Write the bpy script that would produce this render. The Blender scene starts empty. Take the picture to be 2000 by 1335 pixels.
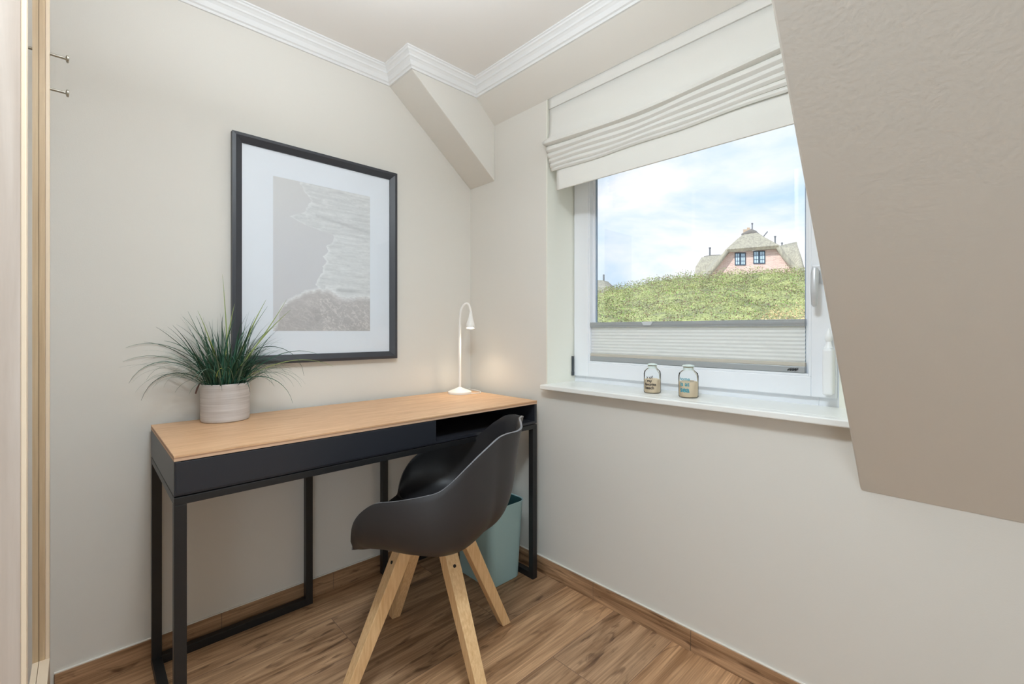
import bpy, bmesh, math, random
import numpy as np
from mathutils import Vector, Matrix, noise as mnoise

random.seed(7)
sc = bpy.context.scene
col = sc.collection

# ------------------------------------------------------------------ camera
F_PX = 883.8
YAW = math.radians(46.499)
CAM = Vector((1.8638, -1.4701, 1.06))
cd = bpy.data.cameras.new('camera')
cd.sensor_width = 36.0
cd.lens = 36.0 * F_PX / 2000.0
cd.shift_y = -(667.5 - 646.1) / 2000.0
cd.clip_start = 0.01
cd.clip_end = 500
cam = bpy.data.objects.new('camera', cd)
cam.location = CAM
cam.rotation_euler = (math.pi / 2, 0, YAW)
col.objects.link(cam)
sc.camera = cam

# ------------------------------------------------------------------ view
sc.view_settings.view_transform = 'Standard'
sc.view_settings.look = 'None'
sc.view_settings.gamma = 1.0
sc.view_settings.use_curve_mapping = False
sc.view_settings.exposure = 0.18
try:
    sc.cycles.max_bounces = 10
    sc.cycles.diffuse_bounces = 6
    sc.cycles.transparent_max_bounces = 12
    sc.cycles.sample_clamp_indirect = 6
except Exception:
    pass

# ------------------------------------------------------------------ sky
w = bpy.data.worlds.new('sky')
sc.world = w
w.use_nodes = True
nt = w.node_tree
nt.nodes.clear()
def nn(t, tree):
    return tree.nodes.new(t)
o_ = nn('ShaderNodeOutputWorld', nt)
bg = nn('ShaderNodeBackground', nt)
tc = nn('ShaderNodeTexCoord', nt)
mp = nn('ShaderNodeMapping', nt)
mp.inputs['Scale'].default_value = (1.0, 1.0, 2.2)
mp.inputs['Location'].default_value = (0.35, 0.1, 0.2)
n1 = nn('ShaderNodeTexNoise', nt)
n1.inputs['Scale'].default_value = 3.2
n1.inputs['Detail'].default_value = 7
n1.inputs['Roughness'].default_value = 0.55
n1.inputs['Distortion'].default_value = 0.3
rp = nn('ShaderNodeValToRGB', nt)
rp.color_ramp.elements[0].position = 0.40
rp.color_ramp.elements[0].color = (0.42, 0.565, 0.70, 1)
rp.color_ramp.elements[1].position = 0.60
rp.color_ramp.elements[1].color = (0.70, 0.72, 0.76, 1)
bg.inputs['Strength'].default_value = 1.4
nt.links.new(tc.outputs['Generated'], mp.inputs['Vector'])
nt.links.new(mp.outputs['Vector'], n1.inputs['Vector'])
nt.links.new(n1.outputs['Fac'], rp.inputs['Fac'])
nt.links.new(rp.outputs['Color'], bg.inputs['Color'])
nt.links.new(bg.outputs['Background'], o_.inputs['Surface'])

# ------------------------------------------------------------------ lights
def light(name, kind, energy, loc, rot=(0, 0, 0), color=(1, 1, 1), **kw):
    l = bpy.data.lights.new(name, kind)
    l.energy = energy
    l.color = color
    for k, v in kw.items():
        setattr(l, k, v)
    o = bpy.data.objects.new(name, l)
    o.location = loc
    o.rotation_euler = rot
    col.objects.link(o)
    return o
# sun stands behind the house: it lights the dune and the neighbour's gable, not the room
light('sun', 'SUN', 3.4, (0, 0, 20), (math.radians(48), 0, math.radians(-12)), (1.0, 0.96, 0.9), angle=0.02)
# added fills behind the camera and aimed upward, plus the room's ceiling lamp
light('room_fill', 'AREA', 14.5, (3.1, -2.4, 1.0), (math.radians(84), 0, math.radians(52)),
      (0.78, 0.91, 1.0), shape='RECTANGLE', size=1.3, size_y=1.3)  # soft fill added to brighten the room, no known source there
light('upward_fill', 'AREA', 15.5, (1.05, -1.15, 1.82), (math.pi, 0, 0), (0.86, 0.935, 1.0), shape='DISK', size=0.35)  # added upward fill, brightens the ceiling so it bounces light down
light('ceiling_lamp_light', 'AREA', 17.5, (1.5, -1.25, 2.16), (0, 0, 0), (0.80, 0.92, 1.0), shape='DISK', size=0.3)

# ------------------------------------------------------------------ helpers
def rgb(r, g, b):
    def f(c):
        c /= 255.0
        return c / 12.92 if c <= 0.04045 else ((c + 0.055) / 1.055) ** 2.4
    return (f(r), f(g), f(b), 1)

def mat(name, color, rough=0.5, metal=0.0, bump=None, spec=None, emis=None, coat=None):
    m = bpy.data.materials.new(name)
    m.use_nodes = True
    t = m.node_tree
    b = t.nodes['Principled BSDF']
    b.inputs['Base Color'].default_value = color
    b.inputs['Roughness'].default_value = rough
    b.inputs['Metallic'].default_value = metal
    if spec is not None:
        b.inputs['Specular IOR Level'].default_value = spec
    if coat:
        b.inputs['Coat Weight'].default_value = coat
    if emis:
        b.inputs['Emission Color'].default_value = emis[0]
        b.inputs['Emission Strength'].default_value = emis[1]
    if bump:
        sc_, st, dist = bump
        c = t.nodes.new('ShaderNodeTexCoord')
        n = t.nodes.new('ShaderNodeTexNoise')
        n.inputs['Scale'].default_value = sc_
        n.inputs['Detail'].default_value = 3
        bp = t.nodes.new('ShaderNodeBump')
        bp.inputs['Strength'].default_value = st
        bp.inputs['Distance'].default_value = dist
        t.links.new(c.outputs['Object'], n.inputs['Vector'])
        t.links.new(n.outputs['Fac'], bp.inputs['Height'])
        t.links.new(bp.outputs['Normal'], b.inputs['Normal'])
    return m

def wood(name, c1, c2, scale=(1, 1, 1), rough=0.5, stretch=18, detail=6, bump=0.15):
    """grain running along the axis with the smallest scale"""
    m = bpy.data.materials.new(name)
    m.use_nodes = True
    t = m.node_tree
    b = t.nodes['Principled BSDF']
    b.inputs['Roughness'].default_value = rough
    c = t.nodes.new('ShaderNodeTexCoord')
    mpn = t.nodes.new('ShaderNodeMapping')
    mpn.inputs['Scale'].default_value = scale
    n = t.nodes.new('ShaderNodeTexNoise')
    n.inputs['Scale'].default_value = stretch
    n.inputs['Detail'].default_value = detail
    n.inputs['Roughness'].default_value = 0.6
    n.inputs['Distortion'].default_value = 0.4
    r = t.nodes.new('ShaderNodeValToRGB')
    r.color_ramp.elements[0].position = 0.3
    r.color_ramp.elements[0].color = c1
    r.color_ramp.elements[1].position = 0.7
    r.color_ramp.elements[1].color = c2
    bp = t.nodes.new('ShaderNodeBump')
    bp.inputs['Strength'].default_value = bump
    bp.inputs['Distance'].default_value = 0.001
    L = t.links.new
    L(c.outputs['Object'], mpn.inputs['Vector'])
    L(mpn.outputs['Vector'], n.inputs['Vector'])
    L(n.outputs['Fac'], r.inputs['Fac'])
    L(r.outputs['Color'], b.inputs['Base Color'])
    L(n.outputs['Fac'], bp.inputs['Height'])
    L(bp.outputs['Normal'], b.inputs['Normal'])
    return m

def floor_wood(name, swap, row=0.231, length=1.2, shift=(0.36, -0.193), tint=1.0, mortar=0.0012):
    """wood-look planks: brick layout plus stretched grain, knots and dark streaks"""
    m = bpy.data.materials.new(name)
    m.use_nodes = True
    t = m.node_tree
    L = t.links.new
    b = t.nodes['Principled BSDF']
    b.inputs['Roughness'].default_value = 0.42
    c = t.nodes.new('ShaderNodeTexCoord')
    s = t.nodes.new('ShaderNodeSeparateXYZ')
    L(c.outputs['Object'], s.inputs[0])
    k = t.nodes.new('ShaderNodeCombineXYZ')
    a, d = swap
    def add(sock, v):
        q = t.nodes.new('ShaderNodeMath'); q.operation = 'ADD'
        L(sock, q.inputs[0]); q.inputs[1].default_value = v
        return q.outputs[0]
    L(add(s.outputs[a], shift[0]), k.inputs[0])
    L(add(s.outputs[d], shift[1]), k.inputs[1])
    br = t.nodes.new('ShaderNodeTexBrick')
    br.inputs['Scale'].default_value = 1.0
    br.inputs['Brick Width'].default_value = length
    br.inputs['Row Height'].default_value = row
    br.inputs['Mortar Size'].default_value = mortar
    br.inputs['Mortar Smooth'].default_value = 0.1
    br.offset = 0.37
    br.inputs['Color1'].default_value = (0, 0, 0, 1)
    br.inputs['Color2'].default_value = (1, 1, 1, 1)
    br.inputs['Mortar'].default_value = (0.5, 0.5, 0.5, 1)
    L(k.outputs[0], br.inputs['Vector'])
    # per-plank offset for the grain
    off = t.nodes.new('ShaderNodeCombineXYZ')
    mul = t.nodes.new('ShaderNodeMath'); mul.operation = 'MULTIPLY'; mul.inputs[1].default_value = 13.0
    L(br.outputs['Color'], mul.inputs[0])
    L(mul.outputs[0], off.inputs[0]); L(mul.outputs[0], off.inputs[2])
    va = t.nodes.new('ShaderNodeVectorMath'); va.operation = 'ADD'
    L(k.outputs[0], va.inputs[0]); L(off.outputs[0], va.inputs[1])
    def grain(sc3, scale, det, dis, p0, p1, c0, c1):
        mm = t.nodes.new('ShaderNodeMapping'); mm.inputs['Scale'].default_value = sc3
        n = t.nodes.new('ShaderNodeTexNoise')
        n.inputs['Scale'].default_value = scale
        n.inputs['Detail'].default_value = det
        n.inputs['Distortion'].default_value = dis
        r = t.nodes.new('ShaderNodeValToRGB')
        r.color_ramp.elements[0].position = p0; r.color_ramp.elements[0].color = c0
        r.color_ramp.elements[1].position = p1; r.color_ramp.elements[1].color = c1
        L(va.outputs[0], mm.inputs[0]); L(mm.outputs[0], n.inputs['Vector']); L(n.outputs['Fac'], r.inputs['Fac'])
        return n, r
    g1n, g1 = grain((1.0, 12, 1), 2.2, 8, 1.2, 0.33, 0.66, rgb(158, 120, 86), rgb(218, 178, 139))
    g2n, g2 = grain((1.6, 70, 1), 3.0, 5, 0.3, 0.35, 0.62, (0.60, 0.57, 0.54, 1), (1, 1, 1, 1))
    g3n, g3 = grain((2.4, 11, 1), 2.0, 4, 1.8, 0.30, 0.42, (0.38, 0.32, 0.28, 1), (1, 1, 1, 1))
    def mix(mode, fac, x, y):
        q = t.nodes.new('ShaderNodeMix'); q.data_type = 'RGBA'; q.blend_type = mode
        q.inputs[0].default_value = fac
        L(x, q.inputs[6]); L(y, q.inputs[7])
        return q.outputs[2], q
    x, _ = mix('MULTIPLY', 0.75, g1.outputs[0], g2.outputs[0])
    x, _ = mix('MULTIPLY', 0.9, x, g3.outputs[0])
    pr = t.nodes.new('ShaderNodeValToRGB')
    pr.color_ramp.elements[0].color = (0.80 * tint, 0.80 * tint, 0.82 * tint, 1)
    pr.color_ramp.elements[1].color = (1.12 * tint, 1.08 * tint, 1.03 * tint, 1)
    L(br.outputs['Color'], pr.inputs[0])
    x, _ = mix('MULTIPLY', 1.0, x, pr.outputs[0])
    q = t.nodes.new('ShaderNodeMix'); q.data_type = 'RGBA'
    q.inputs[7].default_value = rgb(128, 98, 78)
    L(br.outputs['Fac'], q.inputs[0]); L(x, q.inputs[6])
    L(q.outputs[2], b.inputs['Base Color'])
    bp = t.nodes.new('ShaderNodeBump'); bp.inputs['Strength'].default_value = 0.25; bp.inputs['Distance'].default_value = 0.001
    L(g2n.outputs['Fac'], bp.inputs['Height']); L(bp.outputs['Normal'], b.inputs['Normal'])
    return m

class MB:
    """collects shapes, then links them as ONE mesh object"""
    def __init__(self):
        self.v = []; self.f = []; self.mi = []
    def add(self, vs, fs, mi=0):
        n = len(self.v)
        self.v += [tuple(p) for p in vs]
        for f in fs:
            self.f.append(tuple(i + n for i in f)); self.mi.append(mi)
        return self
    def box(self, x0, x1, y0, y1, z0, z1, mi=0):
        v = [(x0, y0, z0), (x1, y0, z0), (x1, y1, z0), (x0, y1, z0), (x0, y0, z1), (x1, y0, z1), (x1, y1, z1), (x0, y1, z1)]
        f = [(0, 3, 2, 1), (4, 5, 6, 7), (0, 1, 5, 4), (1, 2, 6, 5), (2, 3, 7, 6), (3, 0, 4, 7)]
        return self.add(v, f, mi)
    def prism(self, poly, axis, a, b, mi=0):
        """poly: 2D points; axis 'x': points are (y,z) extruded in x; 'y': (x,z); 'z': (x,y)"""
        def P(p, t):
            return {'x': (t, p[0], p[1]), 'y': (p[0], t, p[1]), 'z': (p[0], p[1], t)}[axis]
        n = len(poly)
        v = [P(p, a) for p in poly] + [P(p, b) for p in poly]
        f = [tuple(range(n)), tuple(range(2 * n - 1, n - 1, -1))]
        f += [(i, i + n, (i + 1) % n + n, (i + 1) % n) for i in range(n)]
        return self.add(v, f, mi)
    def lathe(self, prof, c=(0, 0, 0), n=40, mi=0, rot=None, cap=True):
        vs = []
        for r, z in prof:
            for k in range(n):
                a = 2 * math.pi * k / n
                p = Vector((r * math.cos(a), r * math.sin(a), z))
                if rot is not None:
                    p = rot @ p
                vs.append(p + Vector(c))
        fs = []
        for i in range(len(prof) - 1):
            for k in range(n):
                k2 = (k + 1) % n
                fs.append((i * n + k, i * n + k2, (i + 1) * n + k2, (i + 1) * n + k))
        if cap:
            fs.append(tuple(range(n - 1, -1, -1)))
            fs.append(tuple((len(prof) - 1) * n + k for k in range(n)))
        return self.add(vs, fs, mi)
    def tube(self, pts, r, n=12, mi=0, radii=None):
        pts = [Vector(p) for p in pts]
        vs = []; up = None
        for i, p in enumerate(pts):
            t = (pts[min(i + 1, len(pts) - 1)] - pts[max(i - 1, 0)]).normalized()
            if up is None:
                up = Vector((0, 0, 1)) if abs(t.z) < 0.9 else Vector((1, 0, 0))
            a = (up - t * up.dot(t)).normalized(); up = a
            b = t.cross(a)
            rr = radii[i] if radii else r
            for k in range(n):
                g = 2 * math.pi * k / n
                vs.append(p + (a * math.cos(g) + b * math.sin(g)) * rr)
        fs = []
        for i in range(len(pts) - 1):
            for k in range(n):
                k2 = (k + 1) % n
                fs.append((i * n + k, i * n + k2, (i + 1) * n + k2, (i + 1) * n + k))
        fs.append(tuple(range(n - 1, -1, -1)))
        fs.append(tuple((len(pts) - 1) * n + k for k in range(n)))
        return self.add(vs, fs, mi)
    def build(self, name, mats, parent=None, bevel=0, smooth=False, seg=2, loc=None):
        me = bpy.data.meshes.new(name)
        me.from_pydata(self.v, [], self.f)
        if not isinstance(mats, (list, tuple)):
            mats = [mats]
        for m in mats:
            me.materials.append(m)
        me.polygons.foreach_set('material_index', self.mi)
        bm = bmesh.new(); bm.from_mesh(me)
        bmesh.ops.recalc_face_normals(bm, faces=bm.faces)
        bm.to_mesh(me); bm.free()
        if smooth:
            for p in me.polygons:
                p.use_smooth = True
            try:
                me.set_sharp_from_angle(angle=math.radians(40))
            except Exception:
                pass
        me.update()
        o = bpy.data.objects.new(name, me)
        if parent:
            o.parent = parent
        if loc:
            o.location = loc
        col.objects.link(o)
        if bevel:
            bv = o.modifiers.new('bevel', 'BEVEL'); bv.width = bevel; bv.segments = seg
            bv.limit_method = 'ANGLE'; bv.angle_limit = math.radians(35)
        return o

def tag(o, label, cat, group=None, kind=None):
    o['label'] = label; o['category'] = cat
    if group: o['group'] = group
    if kind: o['kind'] = kind
    return o
def struct(o, label, cat):
    return tag(o, label, cat, kind='structure')
def empty(name, loc, label, cat, rz=0, kind=None):
    o = bpy.data.objects.new(name, None)
    o.location = loc; o.rotation_euler = (0, 0, rz); o.empty_display_size = 0.1
    col.objects.link(o)
    return tag(o, label, cat, kind=kind)

# ------------------------------------------------------------------ materials
WALL = mat('wall_paint', rgb(221, 218, 211), 0.75, bump=(260, 0.25, 0.0006))
SLOPE = mat('slope_paint', rgb(221, 218, 211), 0.8, bump=(130, 0.35, 0.0012))
CEIL = mat('ceiling_paint', rgb(234, 231, 227), 0.8)
CROWN = mat('crown_white', rgb(230, 231, 231), 0.6)
REVEAL = mat('reveal_cream', rgb(242, 241, 230), 0.55)
SILL = mat('sill_white', rgb(240, 241, 238), 0.28)
PVC = mat('window_plastic', rgb(240, 243, 248), 0.25)
GASK = mat('gasket_grey', rgb(150, 165, 185), 0.5)
DARKM = mat('hinge_metal', rgb(85, 90, 95), 0.35, 0.8)
ALU = mat('rail_aluminium', rgb(170, 175, 178), 0.4, 0.3)
HANDM = mat('handle_silver', rgb(214, 216, 220), 0.35, 0.4)
CHROME = mat('brushed_steel', rgb(185, 182, 172), 0.28, 0.9)
FLOOR = floor_wood('floor_planks', (1, 0))
BASE_L = floor_wood('skirting_left', (1, 2), row=0.5, length=50, shift=(0.1, 0.1), mortar=0.0, tint=0.92)
BASE_B = floor_wood('skirting_back', (0, 2), row=0.5, length=50, shift=(0.3, 0.1), mortar=0.0, tint=0.97)
BLACK = mat('black_lacquer', rgb(40, 42, 48), 0.38)
BLKM = mat('black_steel', rgb(32, 32, 33), 0.42, spec=0.45)
DESKW = wood('desk_oak', rgb(196, 152, 112), rgb(220, 180, 140), (9, 0.8, 9), 0.42, 9, 5, 0.05)
PLY1 = mat('ply_light', rgb(205, 170, 140), 0.6)
PLY2 = mat('ply_dark', rgb(168, 128, 100), 0.6)
LEGW = wood('chair_oak', rgb(214, 172, 122), rgb(238, 204, 156), (14, 14, 1.2), 0.45, 12, 6, 0.08)
SHELL = mat('chair_shell_plastic', rgb(46, 45, 47), 0.42, spec=0.5)
RIM_SHEEN = mat('chair_rim_sheen', rgb(112, 112, 116), 0.35)  # lighter grey paints in the sheen of light along the edge
WHITEP = mat('white_enamel', rgb(240, 238, 234), 0.35)
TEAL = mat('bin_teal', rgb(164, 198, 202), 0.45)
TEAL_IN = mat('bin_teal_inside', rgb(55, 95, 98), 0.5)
FRAME = mat('frame_black', rgb(52, 54, 60), 0.42, bump=(300, 0.1, 0.0005))
MATB = mat('mat_board', rgb(244, 247, 252), 0.7)
def glass(name, rough=0.0, tint=(1, 1, 1, 1), ior=1.5):
    m = bpy.data.materials.new(name); m.use_nodes = True
    t = m.node_tree; t.nodes.clear()
    o = t.nodes.new('ShaderNodeOutputMaterial'); mx = t.nodes.new('ShaderNodeMixShader')
    tr = t.nodes.new('ShaderNodeBsdfTransparent'); tr.inputs[0].default_value = tint
    gl = t.nodes.new('ShaderNodeBsdfGlossy'); gl.inputs['Roughness'].default_value = rough
    lw = t.nodes.new('ShaderNodeFresnel'); lw.inputs['IOR'].default_value = ior
    t.links.new(lw.outputs[0], mx.inputs[0]); t.links.new(tr.outputs[0], mx.inputs[1])
    t.links.new(gl.outputs[0], mx.inputs[2]); t.links.new(mx.outputs[0], o.inputs[0])
    return m
GLASS = glass('clear_glass')
JARG = glass('jar_glass', 0.02, (0.99, 1.0, 1.0, 1), 1.12)
def cloth(name, color, trans):
    m = bpy.data.materials.new(name); m.use_nodes = True
    t = m.node_tree; t.nodes.clear(); L = t.links.new
    o = t.nodes.new('ShaderNodeOutputMaterial'); mx = t.nodes.new('ShaderNodeMixShader')
    d = t.nodes.new('ShaderNodeBsdfDiffuse'); d.inputs[0].default_value = color
    tl = t.nodes.new('ShaderNodeBsdfTranslucent'); tl.inputs[0].default_value = color
    mx.inputs[0].default_value = trans
    c = t.nodes.new('ShaderNodeTexCoord'); n = t.nodes.new('ShaderNodeTexNoise'); n.inputs['Scale'].default_value = 600
    bp = t.nodes.new('ShaderNodeBump'); bp.inputs['Strength'].default_value = 0.2; bp.inputs['Distance'].default_value = 0.0005
    L(c.outputs['Object'], n.inputs['Vector']); L(n.outputs['Fac'], bp.inputs['Height'])
    L(bp.outputs[0], d.inputs['Normal'])
    L(d.outputs[0], mx.inputs[1]); L(tl.outputs[0], mx.inputs[2]); L(mx.outputs[0], o.inputs[0])
    return m
BLINDF = cloth('blind_linen', rgb(251, 250, 247), 0.38)
PLEATF = cloth('pleated_cloth', rgb(255, 255, 255), 0.5)

# ------------------------------------------------------------------ room shell
ZC = 2.228      # ceiling
ZT = 2.163      # foot of the crown moulding
XR = 1.6335     # right cheek of the dormer
WX0, WX1, WXF = 0.5355, 1.629, 1.553   # window opening
BW = 0.19       # width of the slanted beam
X1, Y1 = 3.5, -3.4

b = MB(); b.box(0, X1, Y1, 0, -0.1, 0)
struct(b.build('floor', FLOOR), 'brown wood-look plank floor', 'floor')
b = MB(); b.box(0, X1, Y1, 0, ZC, ZC + 0.1)
struct(b.build('ceiling', CEIL), 'flat off-white ceiling inside the crown moulding', 'ceiling')
b = MB(); b.box(-0.12, 0, Y1, 0.32, -0.1, ZC + 0.1)
struct(b.build('wall_left', WALL), 'beige wall behind the desk and the framed picture', 'wall')
b = MB()
b.box(0, WX0, 0, 0.32, -0.1, ZC + 0.1)
b.box(WX1, X1, 0, 0.32, -0.1, ZC + 0.1)
b.box(WX0, WX1, 0, 0.32, -0.1, 0.808)
b.box(WX0, WX1, 0, 0.32, 2.075, ZC + 0.1)
struct(b.build('wall_back', WALL), 'beige wall with the window opening', 'wall')
b = MB(); b.box(X1, X1 + 0.1, Y1, 0.32, -0.1, ZC + 0.1)
struct(b.build('wall_right', WALL), 'beige wall closing the room on the right, out of view', 'wall')
b = MB(); b.box(-0.12, X1 + 0.1, Y1 - 0.1, Y1, -0.1, ZC + 0.1)
struct(b.build('wall_front', WALL), 'beige wall closing the room behind the camera', 'wall')
# roof slope on the right of the window: a solid wedge down to the knee wall
b = MB()
b.prism([(0, 0.645), (-1.21, ZC), (0, ZC)],
        'x', XR, X1)
o = b.build('wall_slope', SLOPE, bevel=0.004)
struct(o, 'sloping beige roof wall on the right of the window', 'sloped wall')
# slanted beam in the corner
b = MB(); b.prism([(0, 1.797), (-0.463, ZT), (-0.463, ZC), (0, ZC)], 'x', 0, BW)
struct(b.build('wall_beam', WALL, bevel=0.003), 'slanted beige roof beam above the corner of the two walls', 'beam')
# dormer soffit
b = MB(); b.prism([(0, 2.068), (-0.113, ZT), (-0.113, ZC), (0, ZC)], 'x', BW, XR)
struct(b.build('ceiling_dormer', WALL), 'narrow slanted soffit above the roman blind', 'soffit')

# window reveal lining (cream paint)
b = MB()
b.box(WX0, WX0 + 0.004, -0.0012, 0.19, 0.828, 2.075)
b.box(WX1 - 0.004, WX1, 0.0, 0.19, 0.828, 2.075)
b.box(WX0 + 0.004, WX1 - 0.004, 0.0, 0.19, 2.070, 2.075)
b.box(WXF, WX1 - 0.004, 0.186, 0.30, 0.828, 2.070)
struct(b.build('trim_2', REVEAL), 'cream painted reveal around the window opening', 'window reveal')

# crown moulding, swept along the ceiling with mitred corners
prof = [(0.0, ZT), (0.007, ZT), (0.009, ZT + 0.008), (0.015, ZT + 0.011), (0.017, ZT + 0.017), (0.020, ZT + 0.027),
        (0.027, ZT + 0.034), (0.031, ZT + 0.036), (0.032, ZT + 0.043), (0.039, ZT + 0.050), (0.045, ZT + 0.053),
        (0.047, ZT + 0.058), (0.052, ZT + 0.060), (0.052, ZC)]
path = [(0, Y1), (0, -0.463), (BW, -0.463), (BW, -0.113), (XR, -0.113), (XR, -1.18), (X1, -1.18)]
def sweep(path, prof, side):
    P = [Vector(p) for p in path]; off = []
    for i, p in enumerate(P):
        d0 = (P[i] - P[i - 1]).normalized() if i > 0 else None
        d1 = (P[i + 1] - P[i]).normalized() if i < len(P) - 1 else None
        n0 = Vector((d0.y, -d0.x)) * side if d0 else None
        n1 = Vector((d1.y, -d1.x)) * side if d1 else None
        if n0 is None: off.append(n1)
        elif n1 is None: off.append(n0)
        else:
            m = n0 + n1
            off.append(m / (m.dot(n0)))
    vs = []; m = len(prof)
    for p, o in zip(P, off):
        for q, z in prof:
            vs.append((p.x + o.x * q, p.y + o.y * q, z))
    fs = []
    for i in range(len(P) - 1):
        for k in range(m - 1):
            fs.append((i * m + k, (i + 1) * m + k, (i + 1) * m + k + 1, i * m + k + 1))
    return vs, fs
vs, fs = sweep(path, prof, 1)
b = MB(); b.add(vs, fs)
struct(b.build('trim_1', CROWN), 'white stepped crown moulding running around the ceiling', 'crown moulding')

# wooden-look tile skirting with joints and a white sealing bead on top
SEAL = mat('sealant_white', rgb(236, 232, 224), 0.5)
b = MB()
cuts = [-1.5296, -1.116, -0.722, -0.32, -0.011]
for a_, c_ in zip(cuts[:-1], cuts[1:]):
    b.box(0, 0.010, a_ + 0.001, c_ - 0.001, 0.0, 0.0685)
b.box(0, 0.0085, cuts[0], cuts[-1], 0.0, 0.0675, 1)
GROUT = mat('grout_brown', rgb(112, 92, 78), 0.8)
o = b.build('baseboard_left', [BASE_L, GROUT]); struct(o, 'brown wood-look skirting tiles under the desk wall', 'skirting')
q = MB(); q.box(0, 0.006, cuts[0], -0.006, 0.0687, 0.0715); q.build('sealing_bead', SEAL, o)
b = MB()
cuts = [0.0, 0.392, 0.789, 1.184, 1.58, 1.976, 2.372, 2.77, 3.16, X1]
for a_, c_ in zip(cuts[:-1], cuts[1:]):
    b.box(a_ + 0.001, c_ - 0.001, -0.010, 0, 0.0, 0.0685)
b.box(0, X1, -0.0085, 0, 0.0, 0.0675, 1)
o = b.build('baseboard_back', [BASE_B, GROUT]); struct(o, 'brown wood-look skirting tiles under the window wall', 'skirting')
q = MB(); q.box(0.0, X1, -0.006, 0, 0.0687, 0.0715); q.build('sealing_bead', SEAL, o)

# ------------------------------------------------------------------ window
win = empty('window_1', (1.0, 0.19, 0.83), 'white plastic window looking onto the dune and the thatched house', 'window', kind='structure')
WINV = Vector((1.0, 0.19, 0.83))
def wbuild(mb, name, m, parent, **kw):
    mb.v = [(x - WINV.x, y - WINV.y, z - WINV.z) for x, y, z in mb.v]
    return mb.build(name, m, parent, **kw)
YS = 0.175
ZTOP = 2.02
b = MB()   # fixed frame
b.box(WX0, 0.60, 0.19, 0.26, 0.826, 2.075); b.box(1.50, WXF, 0.19, 0.26, 0.826, 2.075)
b.box(0.60, 1.50, 0.19, 0.26, 0.826, 0.90); b.box(0.60, 1.50, 0.19, 0.26, ZTOP - 0.03, 2.075)
wbuild(b, 'window_frame', PVC, win, bevel=0.002)
b = MB()   # sash with stepped inner bead
x0, x1, z0, z1 = 0.546, 1.5485, 0.8555, ZTOP
ix0, ix1, iz0, iz1 = 0.634, 1.4745, 0.9265, ZTOP - 0.08
gx0, gx1, gz0 = 0.646, 1.463, 0.938
def ring(b, X0, X1_, Z0, Z1, a0, a1, c0, c1, y0, y1, mi=0):
    b.box(X0, a0, y0, y1, Z0, Z1, mi); b.box(a1, X1_, y0, y1, Z0, Z1, mi)
    b.box(a0, a1, y0, y1, Z0, c0, mi); b.box(a0, a1, y0, y1, c1, Z1, mi)
ring(b, x0, x1, z0, z1, ix0 - 0.008, ix1 + 0.008, iz0 - 0.008, iz1 + 0.008, YS, 0.189)
sash = wbuild(b, 'sash', PVC, win, bevel=0.003)
b = MB()
ring(b, ix0 - 0.008, ix1 + 0.008, iz0 - 0.008, iz1 + 0.008, ix0, ix1, iz0, iz1, YS + 0.003, 0.205)
ring(b, ix0, ix1, iz0, iz1, gx0, gx1, gz0, iz1 - 0.012, 0.199, 0.215)
wbuild(b, 'glazing_bead', PVC, sash, bevel=0.0015)
b = MB(); ring(b, gx0, gx1, gz0, iz1 - 0.012, gx0 + 0.004, gx1 - 0.004, gz0 + 0.004, iz1 - 0.016, 0.206, 0.214)
wbuild(b, 'gasket', GASK, sash)
b = MB(); b.box(gx0 + 0.002, gx1 - 0.002, 0.209, 0.2135, gz0 + 0.002, iz1 - 0.014)
wbuild(b, 'glass_pane', GLASS, win)
b = MB(); b.tube([(0.5445, 0.168, 0.858), (0.5445, 0.168, 0.944)], 0.0055, 14)
b.tube([(0.5445, 0.168, 0.856), (0.5445, 0.168, 0.873)], 0.0065, 14)
wbuild(b, 'hinge', DARKM, win, smooth=True)
# handle on the right stile, hanging down
b = MB(); b.box(1.487, 1.515, 0.167, YS, 1.205, 1.262)
b.tube([(1.501, 0.167, 1.242), (1.501, 0.140, 1.242)], 0.008, 16)
wbuild(b, 'handle_rose', HANDM, win, bevel=0.003)
b = MB()
b.tube([(1.501, 0.142, 1.250), (1.501, 0.138, 1.235), (1.501, 0.134, 1.19), (1.501, 0.136, 1.142), (1.501, 0.139, 1.136)], 0.009, 16, radii=[0.008, 0.0105, 0.010, 0.009, 0.006])
wbuild(b, 'handle', HANDM, win, smooth=True)
# sill
b = MB()
b.box(0.530, 1.625, -0.040, 0.0, 0.809, 0.829)
b.box(WX0, WX1, 0.0, 0.19, 0.809, 0.829)
wbuild(b, 'window_sill', SILL, win, bevel=0.004, seg=3)

# pleated blind on the lower part of the sash
pb = empty('pleated_blind', (1.05, YS, 0.926), 'white pleated blind pulled up over the lowest strip of the window pane', 'blind')
PO = Vector((1.05, YS, 0.926))
def pbuild(mb, name, m, O, parent, **kw):
    mb.v = [(x - O.x, y - O.y, z - O.z) for x, y, z in mb.v]
    return mb.build(name, m, parent, **kw)
b = MB(); b.box(ix0 + 0.001, ix1 - 0.009, 0.177, 0.196, 1.076, 1.098); b.box(ix0 + 0.001, ix1 - 0.009, 0.1755, 0.177, 1.083, 1.092)
pbuild(b, 'top_rail', ALU, PO, pb, bevel=0.002)
b = MB()
nP = 9; vs = []; fs = []
for i in range(nP * 2 + 1):
    z = 0.960 + (1.077 - 0.960) * i / (nP * 2); y = 0.185 if i % 2 else 0.190
    vs += [(ix0 + 0.002, y, z), (ix1 - 0.010, y, z)]
for i in range(nP * 2):
    fs.append((2 * i, 2 * i + 1, 2 * i + 3, 2 * i + 2))
b.add(vs, fs)
pbuild(b, 'pleated_fabric', PLEATF, PO, pb)
b = MB(); b.box(ix0 + 0.001, ix1 - 0.009, 0.177, 0.198, 0.9275, 0.948)
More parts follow.
